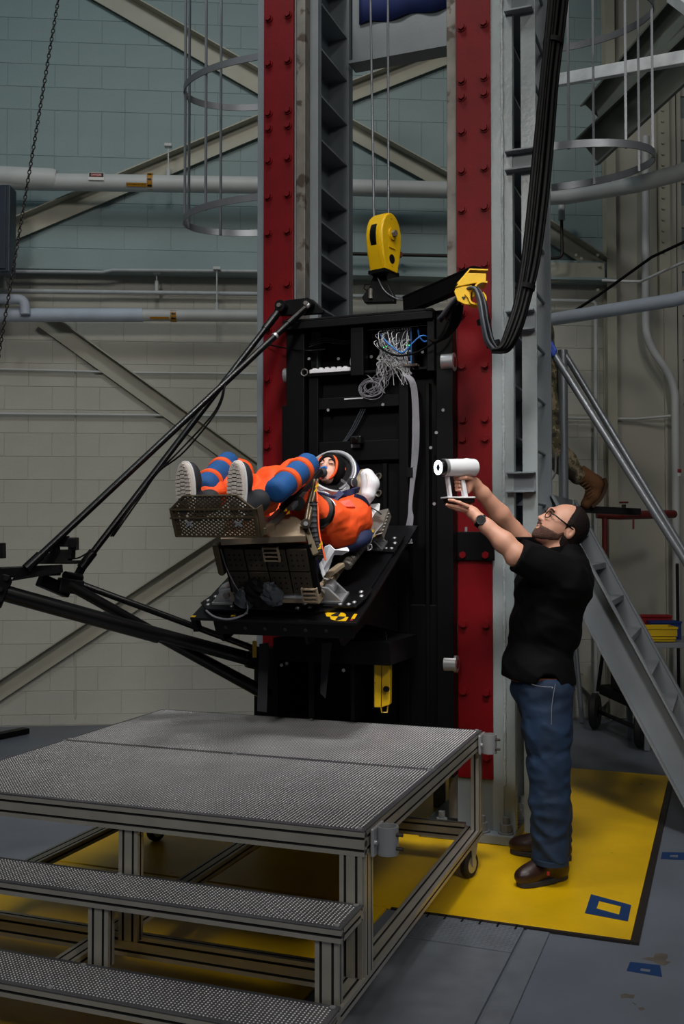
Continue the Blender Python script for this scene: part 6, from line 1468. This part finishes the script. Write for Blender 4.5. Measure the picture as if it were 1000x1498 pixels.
S.cap(H(.092, 0, .024), H(.114, 0, -.020), .0085, .0125, .012); HE((.103, .011, -.022), (.010, .008, .008), .008); HE((.103, -.011, -.022), (.010, .008, .008), .008)
for sg in (-1, 1):
    HE((.090, sg * .034, .016), (.013, .021, .012), .010, 'sub'); HE((.071, sg * .034, .016), (.018, .018, .014), .006)
    HE((-.028, sg * .080, -.008), (.020, .009, .032), .006); HE((-.022, sg * .087, -.004), (.009, .005, .016), .004, 'sub')
HE((.098, 0, -.053), (.010, .024, .006), .006); HE((.097, 0, -.068), (.010, .021, .007), .006); HE((.103, 0, -.0605), (.006, .022, .002), .003, 'sub')
S.chain([H(-.030, 0, -.05), at(815, 806, 4.83), at(814, 830, 4.83)], [.058, .062, .075], .03)
S.chain([at(820, 835, 4.83), at(806, 870, 4.82)], [.11, .13], .05); S.chain([sL, at(820, 838, 4.83), sR_], [.055, .07, .055], .05)
# arms
S.chain([sL, eL], [.058, .047], .03); S.chain([eL, eL + (wL - eL) * .35, eL + (wL - eL) * .8, wL], [.046, .049, .034, .029], .02); S.ell(at(750, 818, 4.62), (.032, .03, .03), k=.03)
S.chain([sR_, eR], [.058, .046], .03); S.chain([eR, eR + (wR - eR) * .35, eR + (wR - eR) * .8, wR], [.046, .048, .034, .029], .02)
# left hand: palm under the scanner base, fingers reaching forward
pL = at(686, 746, 4.715)
S.chain([wL, at(692, 751, 4.70), pL], [.027, .027, .025], .015); S.chain([at(690, 749, 4.73), at(681, 743, 4.76)], [.026, .022], .015)
def finger(pts, r0, r1):
    n = len(pts); S.chain(pts, [r0 + (r1 - r0) * i / (n - 1) for i in range(n)], .005)
finger([at(684, 741, 4.675), at(672, 735.5, 4.668), at(663, 732.5, 4.668), at(656.5, 731.5, 4.672)], .0095, .0072)
finger([at(682, 746, 4.69), at(669, 742, 4.685), at(660, 740, 4.686), at(653, 738.5, 4.69)], .0098, .0074)
finger([at(681, 748, 4.715), at(668, 745, 4.715), at(660, 742, 4.718), at(655, 740, 4.722)], .0096, .0072)
finger([at(682, 748, 4.745), at(671, 745.5, 4.745), at(664, 743, 4.748)], .0088, .0066)
finger([at(690, 745, 4.77), at(687, 737, 4.79), at(681, 731, 4.795)], .011, .0085)
# right hand: closed round the pistol grip
S.chain([wR, at(688, 706, 4.815), at(685, 709, 4.805)], [.028, .027, .025], .015); S.cap(at(686, 701, 4.80), at(684, 716, 4.80), .022, .020, .012)
for k in range(4):
    y_ = 699.5 + k * 5.4; e_ = 0.6 * k
    finger([at(684, y_, 4.815), at(673 + e_ * .5, y_ - .5, 4.828), at(665.5 + e_, y_, 4.80), at(666 + e_, y_ + .6, 4.770), at(671 + e_, y_ + 1, 4.752)], .0092, .0072)
finger([at(688, 700, 4.775), at(681, 698.5, 4.752), at(673, 699.5, 4.748)], .0105, .0085)
S.build('body', 'skin', mn)
# hair and short beard grown from the head itself
Hd = SDF(tuple(hc - V(.17, .17, .19)), tuple(hc + V(.17, .17, .17)), 0.0045)
HE2 = lambda c_, r_, k=0.015, mode='add', T=Hd: T.ell(H(*c_), r_, (hf, hs, hu), k, mode)
HE2((-.012, 0, .030), (.100, .078, .094)); HE2((.03, 0, -.02), (.072, .068, .085), .03); HE2((.045, 0, -.062), (.050, .054, .055), .03); HE2((.080, 0, -.098), (.020, .024, .019), .025)
Hd.chain([H(-.035, 0, -.05), H(-.06, 0, -.09)], [.060, .062], .03)
X, Y, Z = Hd.pts(); X = X - hc.x; Y = Y - hc.y; Z = Z - hc.z
cf_ = X * hf.x + Y * hf.y + Z * hf.z; cs_ = X * hs.x + Y * hs.y + Z * hs.z; cu_ = X * hu.x + Y * hu.y + Z * hu.z
hr = Hd.copy(); edge = 0.006 - cf_ + 0.25 * np.clip(np.abs(cs_) - .045, 0, 1) - 0.2 * np.clip(.03 - cu_, 0, 1)
low = cu_ + 0.088 + 0.5 * (cf_ + .06)                 # lower hair edge at the nape
ed = np.minimum(edge, low); hr.D = np.where(ed > 0, hr.D - np.clip(ed * 0.45, 0, 0.011) - .0006, np.maximum(hr.D, .01)).astype(np.float32)
for sg in (-1, 1): hr.ell(H(-.022, sg * .088, -.012), (.026, .026, .036), (hf, hs, hu), .004, 'sub')
hr.build('hair', 'hair', mn)
bd = Hd.copy()
top = -0.046 + 0.10 * np.clip(.085 - cf_, 0, 1) ** 1.0 * 0.6 + np.where(cf_ < .022, .9 * (.022 - cf_), 0) - cu_
bk = cf_ + .006; lo = cu_ + 0.100 + 0.55 * (cf_ - .05)
ed = np.minimum(np.minimum(top, bk), lo); bd.D = np.where(ed > 0, bd.D - np.clip(ed * 0.3, 0, 0.0035) - .0008, np.maximum(bd.D, .01)).astype(np.float32)
bd.ell(H(.112, 0, -.060), (.030, .026, .010), (hf, hs, hu), .004, 'sub'); bd.build('beard', 'beard', mn)
MB().strip(smoothpath([H(.100, -.028, -.044), H(.107, -.010, -.040), H(.107, .010, -.040), H(.100, .028, -.044)], 4), hu, 0.009, 0.006).build('moustache', 'beard', mn, smooth=50)
for sg in (-1, 1):
    MB().strip(smoothpath([H(.100, sg * .014, .038), H(.100, sg * .034, .043), H(.088, sg * .054, .036)], 4), hu, 0.007, 0.005).build('eyebrow', 'hair', mn, smooth=50)
    MB().ball(H(.082, sg * .034, .014), .0085, n=12, m=8).build('eye', 'white_pad', mn, smooth=60); MB().ball(H(.0895, sg * .034, .015), .0038, n=8, m=6).build('iris', 'eye_dark', mn, smooth=60)
# glasses
gl = MB(); 
for sg in (-1, 1):
    c_ = H(.104, sg * .036, .012); gl.tube([c_ + hs * (.026 * math.cos(t_)) + hu * (.018 * math.sin(t_)) - hf * (.010 * abs(math.cos(t_)) if math.cos(t_) * sg > 0 else 0) for t_ in [k * math.pi / 10 for k in range(20)]], .0024, 6, closed=True)
    gl.tube([H(.092, sg * .062, .020), H(.082, sg * .078, .021), H(.02, sg * .083, .016), H(-.03, sg * .084, .012)], .0034, 6)
gl.tube([H(.107, -.011, .016), H(.110, 0, .018), H(.107, .011, .016)], .0016, 6)
gl.build('glasses', 'glass_black', mn, smooth=60)
# watch
wd = (wL - eL).normalized(); wc_ = at(703.5, 763, 4.68)
wt = MB().lathe([(.033, -.012), (.0355, -.011), (.0355, .011), (.033, .012)], wc_, wd, 24).build('watch', 'watch', mn, smooth=40)
fc = (V(-0.2, -0.95, 0.2) - wd * wd.dot(V(-0.2, -0.95, 0.2))).normalized(); MB().lathe([(0, .012), (.020, .012), (.0245, .009), (.0245, 0)], wc_ + fc * .030, fc, 24).build('watch_face', 'glass_black', wt, smooth=30)
MB().tube([wc_ + fc * .0425 + wd * (.021 * math.cos(t_)) + fc.cross(wd) * (.021 * math.sin(t_)) for t_ in [k * math.pi / 12 for k in range(24)]], .002, 6, closed=True).build('watch_bezel', 'cable_grey', wt, smooth=60)
# shirt
S = SDF((0.62, 4.40, 0.70), (1.42, 5.30, 1.62), 0.0075)
S.ell(at(806, 862, 4.83), (.168, .215, .165), k=.06); S.ell(at(797, 915, 4.83), (.170, .195, .17), k=.06); S.ell(at(787, 985, 4.83), (.168, .192, .22), k=.04)
S.ell(at(832, 850, 4.83), (.09, .16, .13), k=.06)
S.cap(at(826, 811, 4.83), at(822, 840, 4.83), .080, .10, .03)
S.cap(at(826, 838, 4.83), sL + V(.0, 0.02, -.02), .10, .085, .05); S.cap(at(815, 835, 4.86), sR_, .10, .08, .05)
def sleeve(a, b_, r0, r1, cut):
    T = S.copy(); T.D = np.full_like(S.D, 0.4); T.cap(a, b_ + (b_ - a) * .3, r0, r1, .01); d = (b_ - a).normalized(); T.clip(a + (b_ - a) * cut, d); S.join((slice(None),) * 3, T.D, .025, 'add')
sleeve(sL, eL, .083, .070, 0.96); sleeve(sR_, eR, .080, .068, 0.92)
folds(S, 0.010, 16, 5, (1, 1, 1.6)); folds(S, 0.004, 40, 2)
S.clip(at(790, 995, 4.83), V(-0.10, 0, -1)); S.ell(at(803, 1002, 4.63), (.055, .06, .045), k=.01, mode='sub'); S.ell(H(.0, 0, -.03), (.075, .07, .08), (hf, hs, hu), .012, 'sub')
S.cap(at(812, 790, 4.83), at(806, 812, 4.83), .064, .060, .006, 'sub')
shirt = S.build('shirt', 'shirt', mn)
MB().strip(smoothpath([at(797, 822, 4.75), at(803, 809, 4.755), at(822, 805, 4.752), at(840, 801, 4.79), at(846, 803, 4.86)], 5), V(.1, 0, 1), .042, .006).build('collar', 'shirt', shirt, smooth=50)
for x_, y_, Y_ in ((774, 840, 4.655), (755, 826, 4.60)): MB().ball(at(x_, y_, Y_), .0055, n=10, m=6).build('button', 'white_pad', shirt, smooth=60)
# jeans and belt
S = SDF((0.70, 4.40, 0.03), (1.36, 5.32, 1.02), 0.0085)
S.ell(at(792, 1005, 4.83), (.148, .180, .13), k=.04)
S.chain([at(797, 1015, 4.75), at(800, 1070, 4.72), at(802, 1120, 4.70), at(803, 1180, 4.68), at(805, 1262, 4.655)], [.125, .108, .090, .080, .078], .03)
S.chain([at(792, 1015, 4.92), at(797, 1070, 4.95), at(803, 1120, 4.97), at(810, 1180, 4.99), at(812, 1240, 5.01)], [.122, .105, .088, .078, .072], .03)
folds(S, 0.010, 22, 12, (1, 1, 1.5), lambda Z: np.clip(1.15 - 2.0 * np.abs(Z - .30), .35, 1)); folds(S, 0.004, 50, 4)
S.clip(at(790, 986, 4.83), zz); T = S.D
S.clip(at(805, 1262, 4.655), V(0, -.2, -1)); jeans = S.build('jeans', 'denim', mn)
wz = at(790, 990, 4.83).z; P = [at(791, 990, 4.83) + V(.147 * math.cos(t_), .178 * math.sin(t_), .004) for t_ in [k * math.pi / 18 for k in range(36)]]
P = [V(p.x, p.y, wz) for p in P]; MB().strip(P, zz, .030, .006, closed=True).build('belt', 'belt', jeans, smooth=50)
cf = at(805, 1258, 4.655); MB().lathe([(.079, -.012), (.083, -.011), (.083, .010), (.079, .012)], V(cf.x, cf.y, cf.z), V(0, 0, 1), 26).build('cuff', 'denim', jeans, smooth=40)
MB().tube(smoothpath([at(812, 1000, 4.605), at(807, 1030, 4.605), at(806, 1060, 4.608)], 5), .0016, 5).build('side_seam', 'wire_grey', jeans, smooth=60)
MB().ball(at(807.5, 1006, 4.60), .004, n=8, m=5).build('rivet', 'steel', jeans)
MB().tube(smoothpath([at(772, 990, 4.68), at(776, 1000, 4.655), at(790, 1004, 4.63), at(806, 1005, 4.61)], 5), .0014, 5).build('pocket_seam', 'wire_grey', jeans, smooth=60)
# shoes
def lace_shoe(toe, heel, ank):
    d = (toe - heel); d.z = 0; L_ = d.length; d.normalize(); sd = V(-d.y, d.x, 0); z0 = PT
    out = []
    for k in range(30):
        t_ = 2 * math.pi * k / 30; x = math.cos(t_); w_ = .046 + .008 * max(0, x) - (.006 if x < -.2 else 0); out.append(heel + d * (L_ / 2 * (1 + math.copysign(abs(x) ** .8, x))) + sd * (w_ * math.copysign(abs(math.sin(t_)) ** .8, math.sin(t_))))
    so = [V(p.x, p.y, z0) for p in out]
    T = SDF((min(p.x for p in out) - .05, min(p.y for p in out) - .05, -.02), (max(p.x for p in out) + .05, max(p.y for p in out) + .05, .24), .006)
    B_ = lambda s_, h_: heel + d * (s_ * L_) + zz * (z0 + h_ - heel.z)
    T.ell(B_(.80, .045), (.070, .047, .045), (d, sd, zz), .02); T.ell(B_(.55, .06), (.09, .043, .055), (d, sd, zz), .03); T.ell(B_(.18, .055), (.058, .041, .062), (d, sd, zz), .03); T.cap(B_(.30, .06), V(ank.x, ank.y, .17), .050, .055, .03)
    T.clip(V(0, 0, z0 + .016), -zz)
    sh = T.build('shoe', 'leather', mn)
    MB().prism(so, zz * .026).build('sole', 'charcoal', sh, smooth=40, bevel=.005)
    for k in range(3):
        c_ = B_(.52 + k * .07, .108 - k * .010); MB().cyl(c_ - sd * .026, c_ + sd * .026, .0028, n=6).build('lace', 'black_matte', sh)
    return sh
sh = lace_shoe(onz(757, 1298, PT), onz(829, 1284, PT), at(805, 1262, 4.655)); lace_shoe(onz(746, 1247, PT), onz(836, 1259, PT), at(812, 1240, 5.0))
c_ = onz(803, 1289, 0); MB().box(at(801.5, 1278, 4.555), (V(1, 0, 0), zz, V(0, 1, 0)), (.006, .008, .002)).build('tab', 'red_ink', sh, smooth=0)

# hand-held scanner
sc = thing('hand_scanner', at(668, 735, 4.75), 'white pistol-grip hand scanner with a glowing ring lens', 'scanner')
af = at(641, 684, 4.70); ab = at(695, 684, 4.80); ax = (af - ab).normalized(); LN = (ab - af).length
prof = [(0.0, 0.0), (.030, .0), (.040, .004), (.0425, .012), (.0425, LN * .35), (.041, LN * .78), (.041, LN * .80)]
MB().lathe(prof, ab, ax, 32).build('barrel', 'white_plastic', sc, smooth=40, bevel=0)
MB().lathe([(.0415, LN * .80), (.0425, LN * .802), (.0425, LN * .875), (.040, LN * .878)], ab, ax, 32).build('silver_ring', 'steel', sc, smooth=30)
MB().lathe([(.0395, LN * .875), (.0395, LN * .97), (.037, LN * 1.0), (.0, LN * 1.0)], ab, ax, 32).build('lens_hood', 'glass_black', sc, smooth=30)
x, y = basis(ax); cL = ab + ax * (LN * 1.0 + .001)
m = MB(); n = 32
m.lathe([(.0185, .0), (.0185, .0025), (.034, .0025), (.034, .0)], cL, ax, 32); m.f = m.f[:-1]; m.f = [f for f in m.f if len(f) == 4]
m.build('light_ring', 'led_ring', sc, smooth=40)
MB().cyl(cL, cL + ax * .003, .010, n=16).build('lens', 'glass_black', sc)
MB().prism([at(672, 672, 4.77), at(682, 670, 4.79), at(694, 672, 4.80), at(693, 676, 4.80), at(674, 676, 4.77)], V(0.0, .02, 0)).build('top_fin', 'white_plastic', sc, smooth=0, bevel=.003)
def bar(nm, p0, p1, w_, mt, q_=None): return MB().beam(p0, p1, ax, w_, .026).build(nm, mt, sc, smooth=0, bevel=.004)
bar('front_strut', at(653.5, 695, 4.735), at(658, 728, 4.735), .014, 'white_plastic'); bar('grip', at(674, 695, 4.765), at(680, 728, 4.765), .021, 'white_plastic')
MB().beam(at(649, 728.0, 4.73), at(690, 728.0, 4.785), zz, .008, .075).build('base_plate', 'white_plastic', sc, smooth=0, bevel=.003)
MB().beam(at(652, 732.5, 4.735), at(690, 732.5, 4.785), zz, .021, .060).build('battery', 'black_matte', sc, smooth=0, bevel=.003)

# ================================================================== CLIMBER IN CAMOUFLAGE
cp = thing('person', at(785, 745, 6.5), 'person in camouflage uniform on the stair, bent leg and boot showing', 'person')
Y0 = 6.55; S = SDF(tuple(at(700, 790, Y0) - V(.1, .35, .1)), tuple(at(910, 360, Y0) + V(.1, .35, .2)), .011)
S.chain([at(790, 548, Y0), at(800, 600, Y0), at(804, 646, Y0 - .03)], [.105, .09, .075], .03); S.chain([at(804, 650, Y0 - .03), at(824, 676, Y0), at(845, 694, Y0 + .02)], [.080, .074, .060], .03)
S.chain([at(778, 545, Y0 + .2), at(772, 645, Y0 + .2), at(775, 735, Y0 + .2)], [.10, .08, .06], .03)
S.chain([at(784, 540, Y0 + .1), at(772, 490, Y0 + .1), at(766, 448, Y0 + .1)], [.14, .15, .14], .05); S.chain([at(766, 440, Y0 - .1), at(775, 485, Y0 - .2), at(795, 513, Y0 - .2)], [.07, .06, .045], .03)
S.chain([at(760, 442, Y0 + .3), at(745, 480, Y0 + .3), at(735, 500, Y0 + .2)], [.07, .06, .045], .03)
folds(S, .010, 28, 6)
S.build('uniform', 'camo', cp)
S = SDF(tuple(at(820, 770, Y0) - V(.05, .2, .05)), tuple(at(905, 670, Y0) + V(.05, .2, .05)), .0075)
S.chain([at(846, 692, Y0 + .02), at(866, 706, Y0 + .02)], [.060, .062], .02); S.chain([at(872, 708, Y0 + .02), at(866, 725, Y0 + .02), at(857, 737, Y0 + .02)], [.052, .046, .036], .02)
S.clip(at(846, 693, Y0), V(-.8, 0, .5)); bt = S.build('boot', 'tan_boot', cp)
P = [at(881, 700, Y0 + .02), at(884, 712, Y0 + .02), at(876, 730, Y0 + .02), at(864, 742, Y0 + .02)]
MB().strip(smoothpath(P, 6), V(0, 1, 0), .085, .022).build('sole', mat('boot_sole', (70, 46, 28), .85), bt, smooth=40)
for k in range(6): p = at(853 + k * 2.2, 703 + k * 4.5, Y0 - .03); MB().cyl(p - V(.02, 0, .012), p + V(.02, 0, .012), .004, n=6).build('lace', 'tan_boot', bt)
S = SDF(tuple(at(775, 740, Y0 + .2) - V(.25, .2, .1)), tuple(at(775, 740, Y0 + .2) + V(.2, .2, .12)), .011); S.chain([at(776, 732, Y0 + .2), at(776, 742, Y0 + .2), at(752, 746, Y0 + .2)], [.06, .055, .045], .02); S.build('boot', 'tan_boot', cp)
S = SDF(tuple(at(755, 405, Y0 + .1) - V(.16, .16, .22)), tuple(at(755, 405, Y0 + .1) + V(.16, .16, .16)), .009); hh = at(755, 405, Y0 + .1); S.ell(hh, (.10, .078, .12), k=.02); S.ell(hh + V(-.05, 0, -.06), (.06, .055, .065), k=.03); S.cap(hh + V(-.085, 0, .0), hh + V(-.11, 0, -.03), .010, .014, .01); S.cap(hh + V(.02, 0, -.08), hh + V(.03, 0, -.2), .06, .065, .02); S.build('head', 'skin', cp)
MB().lathe([(0.0, .135), (.07, .125), (.105, .08), (.108, .03), (.10, .02)], hh + V(.005, 0, 0), zz, 22).build('cap', 'camo', cp, smooth=60)
gp = n0(806, 512); S = SDF(tuple(gp - V(.12, .12, .12)), tuple(gp + V(.12, .12, .12)), .006)
for k in range(4): S.chain([gp + dn * (k * .021 - .03) + V(0, .03, .025), gp + dn * (k * .021 - .03) + V(.0, -.028, .020), gp + dn * (k * .021 - .03) + V(-.012, -.030, -.008)], [.013, .012, .010], .006)
S.cap(gp - dn * .03 + V(0, .04, .03), gp + dn * .03 + V(0, .04, .03), .020, .018, .01); S.chain([gp + V(-.01, .05, .02), at(795, 513, Y0 - .2)], [.026, .035], .02); S.build('glove', 'glove_blue', cp)
